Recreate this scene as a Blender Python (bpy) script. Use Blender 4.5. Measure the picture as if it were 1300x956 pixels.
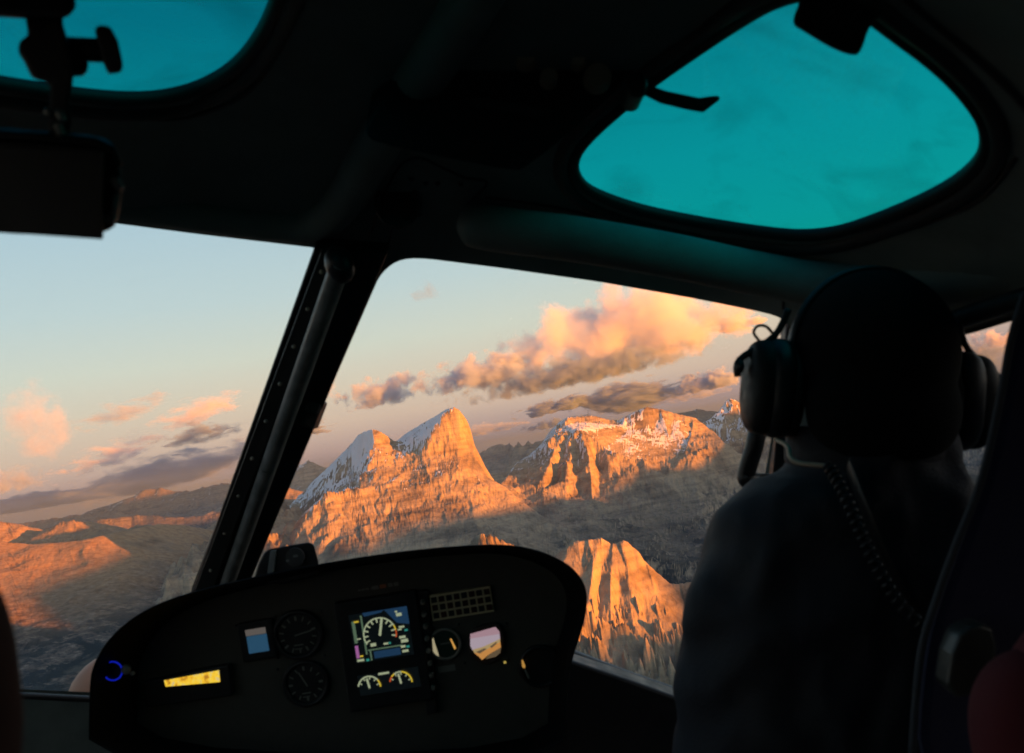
import bpy, bmesh, math, random
import numpy as np
from mathutils import Vector, Matrix
from mathutils.geometry import delaunay_2d_cdt

random.seed(7)
for o in list(bpy.data.objects):
    bpy.data.objects.remove(o)
scene = bpy.context.scene
COL = scene.collection

# ------------------------------------------------------------------ camera
F_PX = 1156.0            # focal length in photograph pixels (1300 wide, 32 mm lens)
CX, CY = 650.0, 478.0
ROLL = math.radians(8.75)
PITCH = math.radians(4.1)
FWD = Vector((0, math.cos(PITCH), math.sin(PITCH)))
UP0 = Vector((0, -math.sin(PITCH), math.cos(PITCH)))
XH = Vector((1, 0, 0))
CAMX = XH * math.cos(ROLL) - UP0 * math.sin(ROLL)
CAMY = XH * math.sin(ROLL) + UP0 * math.cos(ROLL)
cam_d = bpy.data.cameras.new('camera')
cam = bpy.data.objects.new('camera', cam_d)
COL.objects.link(cam)
cam_d.lens = 32.0
cam_d.sensor_width = 36.0
cam_d.sensor_fit = 'HORIZONTAL'
cam_d.clip_start = 0.02
cam_d.clip_end = 400000.0
cam_d.dof.use_dof = True
cam_d.dof.focus_distance = 400.0
cam_d.dof.aperture_fstop = 10.0
cam.matrix_world = Matrix((
    (CAMX.x, CAMY.x, -FWD.x, 0), (CAMX.y, CAMY.y, -FWD.y, 0),
    (CAMX.z, CAMY.z, -FWD.z, 0), (0, 0, 0, 1)))
scene.camera = cam

def P(px, py, d):
    """world point seen at photograph pixel (px, py) at the depth d (metres)"""
    return (FWD + CAMX * ((px - CX) / F_PX) - CAMY * ((py - CY) / F_PX)) * d

# ------------------------------------------------------------------ light
SUN_EL = math.radians(3.0)
SUN_AZ = math.radians(124.0)      # clockwise from the view direction (+Y)
SUN_TO = Vector((math.sin(SUN_AZ) * math.cos(SUN_EL), math.cos(SUN_AZ) * math.cos(SUN_EL), math.sin(SUN_EL)))
sun_d = bpy.data.lights.new('sun', 'SUN')
sun_d.energy = 5.0
sun_d.angle = math.radians(0.6)
sun_d.color = (1.0, 0.262, 0.008)
sun = bpy.data.objects.new('sun', sun_d)
COL.objects.link(sun)
sun.rotation_euler = SUN_TO.to_track_quat('Z', 'Y').to_euler()
sun.location = (0, 0, 4000)

world = bpy.data.worlds.new('World')
scene.world = world
world.use_nodes = True
wt = world.node_tree
wt.nodes.clear()
def wn(t, **k):
    n = wt.nodes.new(t)
    for a, b in k.items():
        setattr(n, a, b)
    return n
w_out = wn('ShaderNodeOutputWorld')
w_bg = wn('ShaderNodeBackground')
w_sky = wn('ShaderNodeTexSky', sky_type='NISHITA', sun_disc=False)
w_sky.sun_elevation = SUN_EL
w_sky.sun_rotation = SUN_AZ
w_sky.altitude = 2800
w_sky.dust_density = 2.0
w_geo = wn('ShaderNodeTexCoord')
w_sep = wn('ShaderNodeSeparateXYZ')
w_ramp = wn('ShaderNodeValToRGB')
wt.links.new(w_geo.outputs['Generated'], w_sep.inputs[0])
w_mr = wn('ShaderNodeMapRange')
w_mr.inputs['From Min'].default_value = -0.1
w_mr.inputs['From Max'].default_value = 0.7
wt.links.new(w_sep.outputs['Z'], w_mr.inputs['Value'])
wt.links.new(w_mr.outputs[0], w_ramp.inputs[0])
def srgb(r, g, b):
    f = lambda c: (c / 255 / 12.92) if c / 255 <= 0.04045 else ((c / 255 + 0.055) / 1.055) ** 2.4
    return (f(r), f(g), f(b), 1.0)
def ramp_set(ramp, stops, interp='EASE'):
    cr = ramp.color_ramp
    cr.interpolation = interp
    while len(cr.elements) > 1:
        cr.elements.remove(cr.elements[-1])
    cr.elements[0].position = stops[0][0]
    cr.elements[0].color = stops[0][1]
    for p, c in stops[1:]:
        e = cr.elements.new(p)
        e.color = c
def zp(z):
    return (z + 0.1) / 0.8
# the afterglow: air colour against the height above the horizon (sine of the elevation)
ramp_set(w_ramp, [
    (zp(-0.06), srgb(120, 108, 122)), (zp(0.0), srgb(160, 148, 166)), (zp(0.018), srgb(198, 170, 172)),
    (zp(0.05), srgb(232, 204, 184)), (zp(0.085), srgb(236, 220, 196)), (zp(0.13), srgb(226, 231, 214)),
    (zp(0.19), srgb(206, 226, 226)), (zp(0.27), srgb(188, 217, 228)), (zp(0.45), srgb(120, 165, 192)),
    (zp(0.69), srgb(84, 122, 160))], 'LINEAR')
w_mix = wn('ShaderNodeMixRGB', blend_type='MIX')
w_mix.inputs['Fac'].default_value = 0.12
w_sk2 = wn('ShaderNodeVectorMath', operation='SCALE')
w_sk2.inputs['Scale'].default_value = 0.2
wt.links.new(w_sky.outputs[0], w_sk2.inputs[0])
w_rs = wn('ShaderNodeVectorMath', operation='SCALE')
w_rs.inputs['Scale'].default_value = 10.0 * 0.171       # the Background below is at 0.1
wt.links.new(w_ramp.outputs['Color'], w_rs.inputs[0])
# brighter, warmer air round the low sun, behind the aircraft
w_dot = wn('ShaderNodeVectorMath', operation='DOT_PRODUCT')
wt.links.new(w_geo.outputs['Generated'], w_dot.inputs[0])
w_dot.inputs[1].default_value = SUN_TO
w_gr = wn('ShaderNodeMapRange', interpolation_type='SMOOTHSTEP')
w_gr.inputs['From Min'].default_value = 0.0
w_gr.inputs['From Max'].default_value = 1.0
wt.links.new(w_dot.outputs['Value'], w_gr.inputs['Value'])
w_gl = wn('ShaderNodeVectorMath', operation='SCALE')
w_gl.inputs[0].default_value = (1.3, 1.0, 0.8)
wt.links.new(w_gr.outputs[0], w_gl.inputs['Scale'])
w_add = wn('ShaderNodeVectorMath', operation='ADD')
wt.links.new(w_rs.outputs[0], w_add.inputs[0])
wt.links.new(w_gl.outputs[0], w_add.inputs[1])
wt.links.new(w_add.outputs[0], w_mix.inputs['Color1'])
wt.links.new(w_sk2.outputs[0], w_mix.inputs['Color2'])
wt.links.new(w_mix.outputs[0], w_bg.inputs['Color'])
w_bg.inputs['Strength'].default_value = 0.1
wt.links.new(w_bg.outputs[0], w_out.inputs['Surface'])

vs = scene.view_settings
vs.view_transform = 'Standard'
vs.look = 'None'
vs.exposure = 2.55
vs.gamma = 1.0
vs.use_curve_mapping = False
cy = scene.cycles
cy.use_denoising = True
cy.max_bounces = 7
cy.diffuse_bounces = 3
cy.glossy_bounces = 3
cy.transmission_bounces = 4
cy.transparent_max_bounces = 12
cy.volume_bounces = 5
cy.sample_clamp_indirect = 4.0
cy.caustics_reflective = False
cy.caustics_refractive = False

# ------------------------------------------------------------------ object helpers
def tag(o, label=None, cat=None, group=None, kind=None):
    if label: o['label'] = label
    if cat: o['category'] = cat
    if group: o['group'] = group
    if kind: o['kind'] = kind
    return o

def empty(name, loc, label=None, cat=None, group=None):
    o = bpy.data.objects.new(name, None)
    COL.objects.link(o)
    o.location = loc
    o.empty_display_size = 0.05
    return tag(o, label, cat, group)

def link_mesh(name, me, mats, parent=None):
    o = bpy.data.objects.new(name, me)
    COL.objects.link(o)
    for m in (mats if isinstance(mats, (list, tuple)) else [mats]):
        me.materials.append(m)
    if parent is not None:
        o.parent = parent
        base = parent.location.copy()
        q = parent.parent
        while q is not None:
            base += q.location
            q = q.parent
        o.location = -base if False else Vector((0, 0, 0))
        me.transform(Matrix.Translation(-base))
    return o
# ------------------------------------------------------------------ materials
def new_mat(name):
    m = bpy.data.materials.new(name)
    m.use_nodes = True
    nt = m.node_tree
    nt.nodes.clear()
    out = nt.nodes.new('ShaderNodeOutputMaterial')
    return m, nt, out
def N(nt, t, ins=None, **k):
    n = nt.nodes.new(t)
    for a, b in k.items():
        setattr(n, a, b)
    for a, b in (ins or {}).items():
        if isinstance(b, bpy.types.NodeSocket):
            nt.links.new(b, n.inputs[a])
        else:
            n.inputs[a].default_value = b
    return n

# ------------------------------------------------------------------ terrain (kilometres here, metres in the mesh)
_rs = np.random.RandomState(11)
_PERM = _rs.permutation(4096).astype(np.int32)
_GA = _rs.rand(4096).astype(np.float32) * 2 * np.pi
_GX, _GY = np.cos(_GA), np.sin(_GA)
def pn(x, y, seed=0):
    x = x.astype(np.float32); y = y.astype(np.float32)
    xi = np.floor(x).astype(np.int32); yi = np.floor(y).astype(np.int32)
    fx = x - xi; fy = y - yi
    u = fx * fx * fx * (fx * (fx * 6 - 15) + 10); v = fy * fy * fy * (fy * (fy * 6 - 15) + 10)
    def g(ix, iy, dx, dy):
        h = _PERM[(_PERM[(ix + seed * 131) & 4095] + iy) & 4095]
        return _GX[h] * dx + _GY[h] * dy
    a = g(xi, yi, fx, fy); b = g(xi + 1, yi, fx - 1, fy)
    c = g(xi, yi + 1, fx, fy - 1); d = g(xi + 1, yi + 1, fx - 1, fy - 1)
    return ((a + (b - a) * u) * (1 - v) + (c + (d - c) * u) * v) * 1.5
def fbm(x, y, o=4, seed=0, gain=0.5):
    s = 0; a = 1; f = 1
    for i in range(o):
        s = s + a * pn(x * f, y * f, seed + i); a *= gain; f *= 2.03
    return s
def ridged(x, y, o=4, seed=0, gain=0.5):
    s = 0; a = 1; f = 1; w = 1
    for i in range(o):
        r = (1 - np.abs(pn(x * f, y * f, seed + i))) ** 2
        s = s + a * r * w; w = np.clip(r * 1.4, 0, 1); a *= gain; f *= 2.1
    return s          # about 0..1.8, crests high

def pk(px, py, d):
    v = P(px, py, d)
    return (v.x, v.y, v.z)

# Each massif: lines of surveyed points (photograph x, y, depth in km) joined into one faceted surface,
# crest first; "edges" keeps the lines as creases.  Far ranges are given by their crest alone.
MASSIFS = []
def massif(name, label, lines, **k):
    sc = k.get('dist', 1.0)
    MASSIFS.append((name, label, [[pk(q[0], q[1], q[2] * sc) for q in c] for c in lines], k))

massif('mountain', 'big split rock peak with snow on its left slopes, glowing orange above the panel', [
    [(509, 557, 9.0), (529, 541, 8.75), (558, 524, 8.45), (570, 516.5, 8.25), (576, 513.5, 8.2), (584, 514, 8.2), (590, 521, 8.2), (596, 539, 8.18), (601, 560, 8.12), (605, 583, 8.0), (617, 604, 7.85), (640, 616, 7.7), (653, 628, 7.6), (672, 642, 7.5), (702, 665, 7.3)],
    [(509, 557, 9.0), (501, 562, 8.7), (496, 559, 8.5), (491, 551, 8.45), (484, 546, 8.45), (472, 544, 8.5), (464, 546, 8.6), (455, 551, 8.9), (438, 571, 9.4), (412, 597, 10.0), (390, 622, 10.4), (350, 665, 10.6), (300, 712, 10.6)],
    [(474, 544, 8.5), (474, 560, 8.3), (470, 575, 8.12), (466, 595, 7.9), (457, 615, 7.65), (440, 630, 7.45), (428, 625, 7.36), (415, 621, 7.3), (400, 640, 7.2), (389, 655, 7.1), (386, 668, 7.0), (392, 690, 6.8), (407, 706, 6.6)],
    [(576, 517, 8.2), (562, 530, 8.16), (555, 536, 8.14), (548, 550, 8.1), (543, 562, 8.06), (537, 577, 8.02)],
    [(470, 575, 8.12), (482, 583, 8.02), (500, 585, 8.02), (520, 584, 8.0), (537, 579, 8.02), (560, 580, 8.0), (584, 580, 7.98), (602, 582, 7.98)],
    [(516, 561, 8.5), (524, 563, 8.32), (531, 570, 8.12)],
    [(500, 566, 8.38), (508, 564, 8.45)],
    [(449, 626, 7.5), (480, 618, 7.5), (520, 620, 7.48), (545, 612, 7.55), (570, 615, 7.5), (600, 618, 7.52), (625, 628, 7.5), (648, 636, 7.45)],
    [(418, 660, 6.98), (440, 662, 6.98), (470, 655, 7.05), (510, 650, 7.1), (560, 648, 7.12), (600, 645, 7.15), (640, 655, 7.15), (680, 668, 7.1)],
    [(432, 704, 6.52), (460, 700, 6.5), (500, 694, 6.55), (550, 685, 6.6), (600, 672, 6.7), (650, 680, 6.8), (700, 690, 6.9)],
    [(430, 745, 6.1), (500, 742, 6.0), (560, 725, 6.1), (620, 705, 6.2), (680, 705, 6.5), (720, 700, 6.7)],
    [(430, 600, 9.0), (408, 625, 8.9), (385, 650, 8.7), (360, 690, 7.9), (330, 725, 7.2)],
    [(452, 597, 8.40), (436, 618, 8.2), (410, 634, 8.0), (390, 648, 7.9)],
    [(375, 670, 7.4), (372, 700, 6.9), (380, 730, 6.5), (350, 760, 6.1)],
    [(280, 745, 8.4), (290, 765, 7.2), (300, 790, 6.2)],
], crest=2, snow=1.0, carve=0.36)

massif('mountain', 'broad rock massif with a snowy plateau and shadowed ribs, right of the split peak', [
    [(636, 612, 8.8), (644, 603, 9.05), (655, 587, 9.4), (672, 577, 9.6), (691, 560, 9.8), (697, 547, 9.9), (711, 534, 9.98), (722, 529, 9.9), (750, 526, 10), (772, 531, 10), (786, 532, 9.95), (794, 528, 9.9), (805, 521, 9.9), (821, 514, 9.9),
     (838, 517, 9.9), (855, 523, 9.9), (882, 529, 9.9), (905, 545, 9.7), (918, 560, 9.3)],
    [(716, 540, 9.7), (730, 537, 9.85), (750, 535, 9.88), (772, 538, 9.88), (790, 541, 9.75), (798, 546, 9.7), (812, 548, 9.7), (830, 549, 9.65), (850, 554, 9.5), (870, 558, 9.4)],
    [(821, 515, 9.9), (813, 530, 9.78), (812, 546, 9.66)],
    [(700, 560, 9.3), (712, 556, 9.3), (724, 551, 9.32), (737, 546, 9.3), (750, 556, 9.2), (768, 570, 9.1), (785, 579, 9.0), (802, 589, 8.9), (824, 597, 8.8), (844, 582, 9.0), (860, 590, 8.85), (880, 580, 8.9)],
    [(712, 556, 9.3), (701, 580, 8.97), (692, 602, 8.72), (690, 618, 8.5)],
    [(718, 568, 9.22), (710, 592, 8.98), (704, 618, 8.72)],
    [(724, 551, 9.32), (722, 580, 8.93), (717, 605, 8.65), (722, 632, 8.38)],
    [(734, 568, 9.12), (730, 600, 8.82), (735, 628, 8.55)],
    [(737, 546, 9.3), (745, 570, 8.98), (750, 600, 8.68), (752, 634, 8.32)],
    [(757, 574, 9.12), (760, 600, 8.86), (762, 628, 8.55)],
    [(768, 570, 9.1), (772, 590, 8.86), (774, 612, 8.65), (772, 634, 8.42)],
    [(786, 592, 8.88), (790, 612, 8.62), (792, 640, 8.3)],
    [(802, 589, 8.9), (806, 610, 8.62), (800, 650, 8.15)],
    [(844, 582, 9.0), (846, 612, 8.6), (850, 650, 8.15)],
    [(880, 580, 8.9), (885, 620, 8.5), (890, 650, 8.1)],
    [(676, 588, 9.2), (668, 606, 8.95), (660, 622, 8.6)],
    [(640, 636, 7.8), (690, 648, 7.9), (740, 658, 7.8), (790, 672, 7.6), (840, 676, 7.6), (900, 672, 7.7)],
    [(640, 665, 7.2), (700, 682, 7.0), (760, 700, 6.7), (850, 715, 6.5), (930, 715, 6.6)],
], crest=1, snow=0.75, carve=0.5, plateau=1)

massif('mountain', 'grey snow streaked slope in shade with an orange rock tooth beside the headset', [
    [(840, 560, 10.4), (878, 545, 10.3), (900, 532, 10.8), (912, 521, 11.1), (916, 514, 11.2), (921, 506, 11.2), (927, 504, 11.2), (934, 506, 11.2), (942, 513, 11.2), (949, 518, 11.2), (962, 521, 11.2), (1000, 515, 11.3), (1100, 503, 11.4), (1200, 520, 11.4), (1300, 540, 11.4), (1420, 545, 11.4)],
    [(912, 523, 11.08), (922, 523, 11.08), (935, 525, 11.08), (949, 526, 11.08), (965, 528, 11.05)],
    [(850, 570, 10.0), (890, 552, 10.3), (930, 545, 10.5), (960, 545, 10.5), (1050, 545, 10.6), (1200, 560, 10.5), (1300, 575, 10.5), (1420, 580, 10.5)],
    [(870, 590, 9.4), (900, 585, 9.6), (940, 585, 9.6), (980, 590, 9.6), (1100, 600, 9.6), (1200, 605, 9.5), (1300, 610, 9.4), (1420, 615, 9.4)],
    [(880, 625, 8.7), (920, 620, 8.8), (950, 630, 8.7), (1000, 640, 8.6), (1100, 650, 8.5), (1250, 650, 8.4), (1420, 660, 8.4)],
    [(880, 660, 8.0), (930, 665, 7.9), (1000, 680, 7.8), (1100, 690, 7.6), (1300, 700, 7.5), (1420, 700, 7.5)],
    [(900, 705, 7.0), (1000, 730, 6.9), (1200, 740, 6.7), (1420, 740, 6.7)],
], crest=1, snow=1.2, sadd=0.75, carve=1.2)

massif('mountain', 'near orange rock peak with a serrated top, between the panel and the pilot', [
    [(650, 735, 4.3), (690, 716, 4.1), (704, 708, 4.03), (711, 702, 4.0), (715, 695, 4.0), (721, 689, 4.0), (733, 684, 4.0), (746, 681.5, 4.0), (754, 683, 4.0), (758, 682, 4.0), (762, 677, 4.0), (766, 683, 4.0), (772, 686, 4.0), (777, 687, 4.0), (783, 688, 4.0), (786, 683, 4.0), (791, 681.5, 4.0),
     (797, 687, 4.0), (803, 693, 3.99), (809, 697, 3.98), (815, 708, 3.97), (821, 716, 3.95), (836, 733, 3.93), (850, 740, 3.92), (864, 744, 3.9), (873, 740, 3.9), (884, 737, 3.9), (915, 745, 3.9), (960, 770, 3.9), (1050, 800, 3.9)],
    [(762, 680, 4.0), (754, 715, 3.86), (748, 760, 3.72), (742, 800, 3.6), (738, 850, 3.45)],
    [(764, 715, 3.89), (760, 760, 3.765), (757, 800, 3.645), (755, 840, 3.51)],
    [(777, 689, 4.0), (776, 720, 3.85), (775, 765, 3.7), (777, 820, 3.55), (780, 860, 3.42)],
    [(786, 738, 3.825), (786, 770, 3.73), (788, 800, 3.63)],
    [(791, 683, 4.0), (797, 725, 3.84), (800, 765, 3.72), (806, 800, 3.6), (812, 850, 3.42)],
    [(812, 735, 3.85), (818, 770, 3.73), (826, 810, 3.59)],
    [(821, 718, 3.95), (832, 755, 3.8), (845, 790, 3.66), (856, 840, 3.48)],
    [(864, 746, 3.9), (872, 775, 3.78), (880, 810, 3.64), (890, 850, 3.5)],
    [(746, 684, 4.0), (738, 720, 3.88), (730, 760, 3.78), (724, 810, 3.62), (716, 860, 3.46)],
    [(721, 691, 4.0), (712, 730, 3.88), (700, 780, 3.72), (690, 840, 3.55)],
    [(640, 800, 3.9), (640, 860, 3.6)],
    [(640, 960, 3.1), (720, 960, 3.1), (800, 960, 3.1), (880, 950, 3.1), (960, 940, 3.1), (1040, 900, 3.3)],
], crest=1, snow=0.06, carve=0.33, rough=0.5, dist=0.85)

massif('hill', 'smooth orange grass hill with a shadow edge, low at the left', [
    [(-200, 715, 7.4), (-60, 690, 7.3), (0, 686, 7.2), (40, 690, 7.1), (70, 688, 7.05), (101, 685, 7.0), (115, 682, 7.0), (129, 681, 7.0), (145, 677, 7.05), (160, 672, 7.2), (180, 668, 7.4), (200, 664, 7.6), (230, 665, 7.8), (264, 671, 8.0), (330, 690, 8.3)],
    [(-200, 735, 6.8), (-60, 720, 6.6), (0, 722, 6.5), (60, 718, 6.5), (120, 708, 6.55), (160, 700, 6.7), (230, 695, 7.2), (300, 715, 7.4)],
    [(-200, 770, 6.1), (-60, 758, 5.9), (0, 756, 5.9), (80, 750, 5.95), (150, 735, 6.1), (230, 728, 6.5), (310, 745, 6.8)],
    [(-200, 830, 5.1), (0, 810, 5.1), (80, 800, 5.2), (160, 790, 5.3), (230, 772, 5.7), (310, 780, 6.1)],
    [(-200, 900, 4.2), (0, 890, 4.3), (120, 880, 4.4), (240, 860, 4.6), (330, 840, 5.2)],
    [(-200, 1000, 3.5), (0, 990, 3.5), (200, 980, 3.5), (330, 960, 3.8)],
], crest=1, snow=0.0, veg=1.0, rough=0.16, carve=0.22, dist=1.12)

massif('crag', 'small orange crag just showing over the hood of the panel', [
    [(592, 694, 3.5), (601, 686, 3.48), (608, 680, 3.46), (613, 675, 3.46), (618, 674, 3.46), (622, 676, 3.46), (627, 672, 3.46), (633, 676, 3.46), (638, 677, 3.45), (643, 680, 3.45), (650, 681, 3.44), (656, 684, 3.44), (663, 690, 3.42), (669, 688, 3.42), (675, 690, 3.42), (684, 704, 3.4)],
], ridge=1, cliff=0.05, cs=1.8, scree=0.8, foot=0.5, drop=0.5, rib=0.35, rf=14.0, snow=0.0)

massif('mountain', 'grey spur added to shade the grass hill, mostly hidden by the centre post', [  # added ridge; it casts the shade on the right of the grass hill
    [(296, 640, 6.9), (304, 629, 7.2), (314, 625, 7.6), (324, 620, 8.0), (336, 616, 8.5), (345, 618, 8.8)],
], ridge=1, cliff=0.25, cs=2.4, scree=0.75, foot=0.45, drop=0.55, rib=0.25, rf=4.0, snow=0.3)

massif('hill', 'far orange hilltop catching the last sun behind the grass hill', [
    [(-80, 668, 11.5), (0, 662, 11.2), (40, 676, 11.0), (66, 670, 10.8), (80, 661, 10.6), (92, 659, 10.6), (100, 668, 10.4), (150, 676, 9.8), (166, 669, 9.6), (190, 664, 9.4), (205, 668, 9.2)],
], ridge=1, cliff=0.03, cs=0.8, scree=0.35, foot=0.3, drop=0.3, rib=0.15, rf=1.5, snow=0.0, veg=0.8, rough=0.3)

massif('hill', 'small orange hill between the windscreen post and the split peak', [
    [(330, 655, 11.0), (345, 640, 11.0), (352, 630, 11.0), (360, 617, 11.0), (368, 616, 11.0), (376, 621, 11.0), (392, 640, 11.0)],
], ridge=1, cliff=0.05, cs=1.0, scree=0.5, foot=0.35, drop=0.3, rib=0.2, rf=2.0, snow=0.0, veg=0.5, rough=0.5)

massif('mountain_range', 'long hazy range with pink tips on the horizon at the left', [
    [(-150, 668, 24), (-40, 664, 24), (40, 661, 24), (101, 651, 23), (130, 641, 23), (145, 637, 23), (160, 633, 23), (172, 626, 23), (180, 620, 23), (190, 618, 23), (203, 616, 23), (212, 622, 23), (222, 627, 23),
     (237, 621, 22), (262, 615, 22), (281, 611, 22), (294, 612, 22), (330, 613, 22), (345, 608, 22)],
    [(60, 668, 17), (110, 660, 17), (170, 652, 17), (230, 655, 16.5), (300, 645, 16.5)],
], ridge=1, cliff=0.16, cs=1.0, scree=0.35, foot=0.25, drop=0.5, rib=0.35, rf=1.0, snow=0.5)

massif('mountain_range', 'pink cone peak on the horizon right of the windscreen post', [
    [(330, 622, 19), (367, 609, 19), (380, 592, 19), (391, 583, 19), (400, 590, 19), (413, 595, 19), (430, 605, 19), (470, 600, 19), (520, 590, 20)],
], ridge=1, cliff=0.05, cs=0.8, scree=0.55, foot=0.3, drop=0.5, rib=0.3, rf=1.0, snow=0.6)

massif('mountain_range', 'pink saw toothed far range in the gap between the two massifs', [
    [(560, 575, 24), (600, 573, 24), (612, 568, 24), (625, 562, 24), (636, 559, 24), (645, 560, 24), (652, 567, 23), (660, 560, 20), (665, 563, 20), (669, 554, 20), (674, 560, 20), (680, 556, 20), (691, 555, 20), (705, 558, 20)],
    [(600, 600, 14), (625, 596, 14), (650, 588, 14), (662, 586, 14), (700, 590, 14)],
], ridge=1, cliff=0.25, cs=2.2, scree=0.5, foot=0.3, drop=0.5, rib=0.4, rf=2.0, snow=0.1)

massif('mountain_range', 'dark far ridge behind the right shoulder of the snowy massif', [
    [(780, 548, 17), (830, 530, 17), (858, 521, 17), (872, 519, 17), (891, 515, 17), (910, 520, 17), (960, 512, 17), (1040, 500, 17), (1150, 505, 17), (1222, 500, 17), (1300, 492, 17), (1400, 480, 17)],
], ridge=1, cliff=0.15, cs=1.4, scree=0.45, foot=0.3, drop=0.5, rib=0.4, rf=1.2, snow=0.5)

# the grid: azimuth columns, log spaced range
AZ_IN = 33.0
naz = 1500
az = np.concatenate([np.linspace(-180, -60, 50)[:-1], np.linspace(-60, -AZ_IN, 60)[:-1], np.linspace(-AZ_IN, AZ_IN, naz), np.linspace(AZ_IN, 130, 260)[1:], np.linspace(130, 180, 30)[1:]])
azr = np.radians(az)
R0, R1 = 2.0, 42.0
nfine = 1300
lr = np.exp(np.linspace(math.log(R0), math.log(R1), nfine))

def tin_raster(lines, k):
    """the surveyed lines joined into triangles and read onto the (azimuth, range) grid; -9 outside"""
    pts, edges = [], []
    for c in lines:
        b0 = len(pts)
        pts += c
        edges += [(b0 + i, b0 + i + 1) for i in range(len(c) - 1)]
    # the far side and the outer foot of the mountain
    ncr = k.get('crest', 1)
    for c in lines[:ncr]:
        for p in c[::2] + [c[-1]]:
            r = math.hypot(p[0], p[1])
            for back, dz in ((0.45, 0.30), (1.6, 1.1)):
                pts.append((p[0] * (r + back) / r, p[1] * (r + back) / r, max(p[2] - dz, -1.7) if dz < 1 else -1.5))
    for p in lines[-1]:
        r = math.hypot(p[0], p[1])
        pts.append((p[0] * (r - 1.0) / r, p[1] * (r - 1.0) / r, -1.6))
    # scree aprons round the outline, so no edge stands as a wall
    hp = sorted(set((round(p[0], 5), round(p[1], 5), round(p[2], 4)) for p in pts))
    def half(seq):
        h = []
        for p in seq:
            while len(h) > 1 and (h[-1][0] - h[-2][0]) * (p[1] - h[-2][1]) - (h[-1][1] - h[-2][1]) * (p[0] - h[-2][0]) <= 0:
                h.pop()
            h.append(p)
        return h[:-1]
    hull = half(hp) + half(hp[::-1])
    mx = sum(p[0] for p in hull) / len(hull); my = sum(p[1] for p in hull) / len(hull)
    for p in hull:
        if p[2] > -1.35:
            dx, dy = p[0] - mx, p[1] - my; L = math.hypot(dx, dy)
            for f_, zz in ((0.45, 0.5), (1.0, 1.0)):
                ext = (p[2] + 1.6) / 0.65 * f_
                pts.append((p[0] + dx / L * ext, p[1] + dy / L * ext, p[2] + (-1.6 - p[2]) * zz ** 0.8))
    P2 = [Vector((p[0], p[1])) for p in pts]
    co, ed, fa, ov, oe, of_ = delaunay_2d_cdt(P2, edges, [], 0, 1e-6)
    z = []
    for i, src in enumerate(ov):
        if src:
            z.append(max(pts[s][2] for s in src))
        else:
            # an intersection of two lines: take the nearest surveyed point
            j = min(range(len(pts)), key=lambda q: (P2[q] - co[i]).length_squared)
            z.append(pts[j][2])
    out = np.full((len(az), nfine), -9.0, np.float32)
    slope = np.zeros((len(az), nfine), np.float32)
    sA = np.sin(azr).astype(np.float64); cA = np.cos(azr).astype(np.float64)
    for f in fa:
        for t in range(1, len(f) - 1):
            A, B, C = f[0], f[t], f[t + 1]
            x0, y0 = co[A]; x1, y1 = co[B]; x2, y2 = co[C]
            det = (x1 - x0) * (y2 - y0) - (x2 - x0) * (y1 - y0)
            if abs(det) < 1e-9: continue
            azs = [math.degrees(math.atan2(q[0], q[1])) for q in (co[A], co[B], co[C])]
            rs = [math.hypot(*q) for q in (co[A], co[B], co[C])]
            i0 = np.searchsorted(az, min(azs)) - 1; i1 = np.searchsorted(az, max(azs)) + 1
            j0 = np.searchsorted(lr, min(rs) * 0.985) - 1; j1 = np.searchsorted(lr, max(rs)) + 1
            i0 = max(i0, 0); j0 = max(j0, 0)
            X = sA[i0:i1, None] * lr[None, j0:j1]; Y = cA[i0:i1, None] * lr[None, j0:j1]
            if X.size == 0: continue
            w1 = ((X - x0) * (y2 - y0) - (x2 - x0) * (Y - y0)) / det
            w2 = ((x1 - x0) * (Y - y0) - (X - x0) * (y1 - y0)) / det
            m = (w1 >= -1e-4) & (w2 >= -1e-4) & (w1 + w2 <= 1 + 1e-4)
            h = z[A] + w1 * (z[B] - z[A]) + w2 * (z[C] - z[A])
            gx = ((z[B] - z[A]) * (y2 - y0) - (z[C] - z[A]) * (y1 - y0)) / det
            gy = ((x1 - x0) * (z[C] - z[A]) - (x2 - x0) * (z[B] - z[A])) / det
            sub = out[i0:i1, j0:j1]; sub[m] = h[m]
            sl = slope[i0:i1, j0:j1]; sl[m] = min(math.hypot(gx, gy), 3.0)
    # distance to the crest lines, so the weathering leaves the skyline where it was surveyed
    return out, slope

def in_poly(x, y, poly):
    ins = np.zeros(x.shape, bool)
    n = len(poly)
    for i in range(n):
        x1, y1 = poly[i][0], poly[i][1]; x2, y2 = poly[(i + 1) % n][0], poly[(i + 1) % n][1]
        c = ((y1 > y) != (y2 > y)) & (x < (x2 - x1) * (y - y1) / (y2 - y1 + 1e-12) + x1)
        ins ^= c
    return ins

def line_dist(lines, x, y, reach):
    D = np.full(x.shape, reach, np.float32)
    for c in lines:
        for p, q in zip(c[:-1], c[1:]):
            m = (x > min(p[0], q[0]) - reach) & (x < max(p[0], q[0]) + reach) & (y > min(p[1], q[1]) - reach) & (y < max(p[1], q[1]) + reach)
            if not m.any(): continue
            dx, dy = q[0] - p[0], q[1] - p[1]
            L2 = dx * dx + dy * dy + 1e-9
            t = np.clip(((x[m] - p[0]) * dx + (y[m] - p[1]) * dy) / L2, 0, 1)
            d = np.hypot(x[m] - (p[0] + t * dx), y[m] - (p[1] + t * dy))
            D[m] = np.minimum(D[m], d)
    return D
PLATEAU = [pk(*q) for q in [(705, 548, 9.5), (722, 536, 9.78), (790, 538, 9.85), (880, 545, 9.7), (868, 588, 8.9), (845, 580, 9.0), (800, 588, 8.92), (740, 548, 9.3)]]

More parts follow.
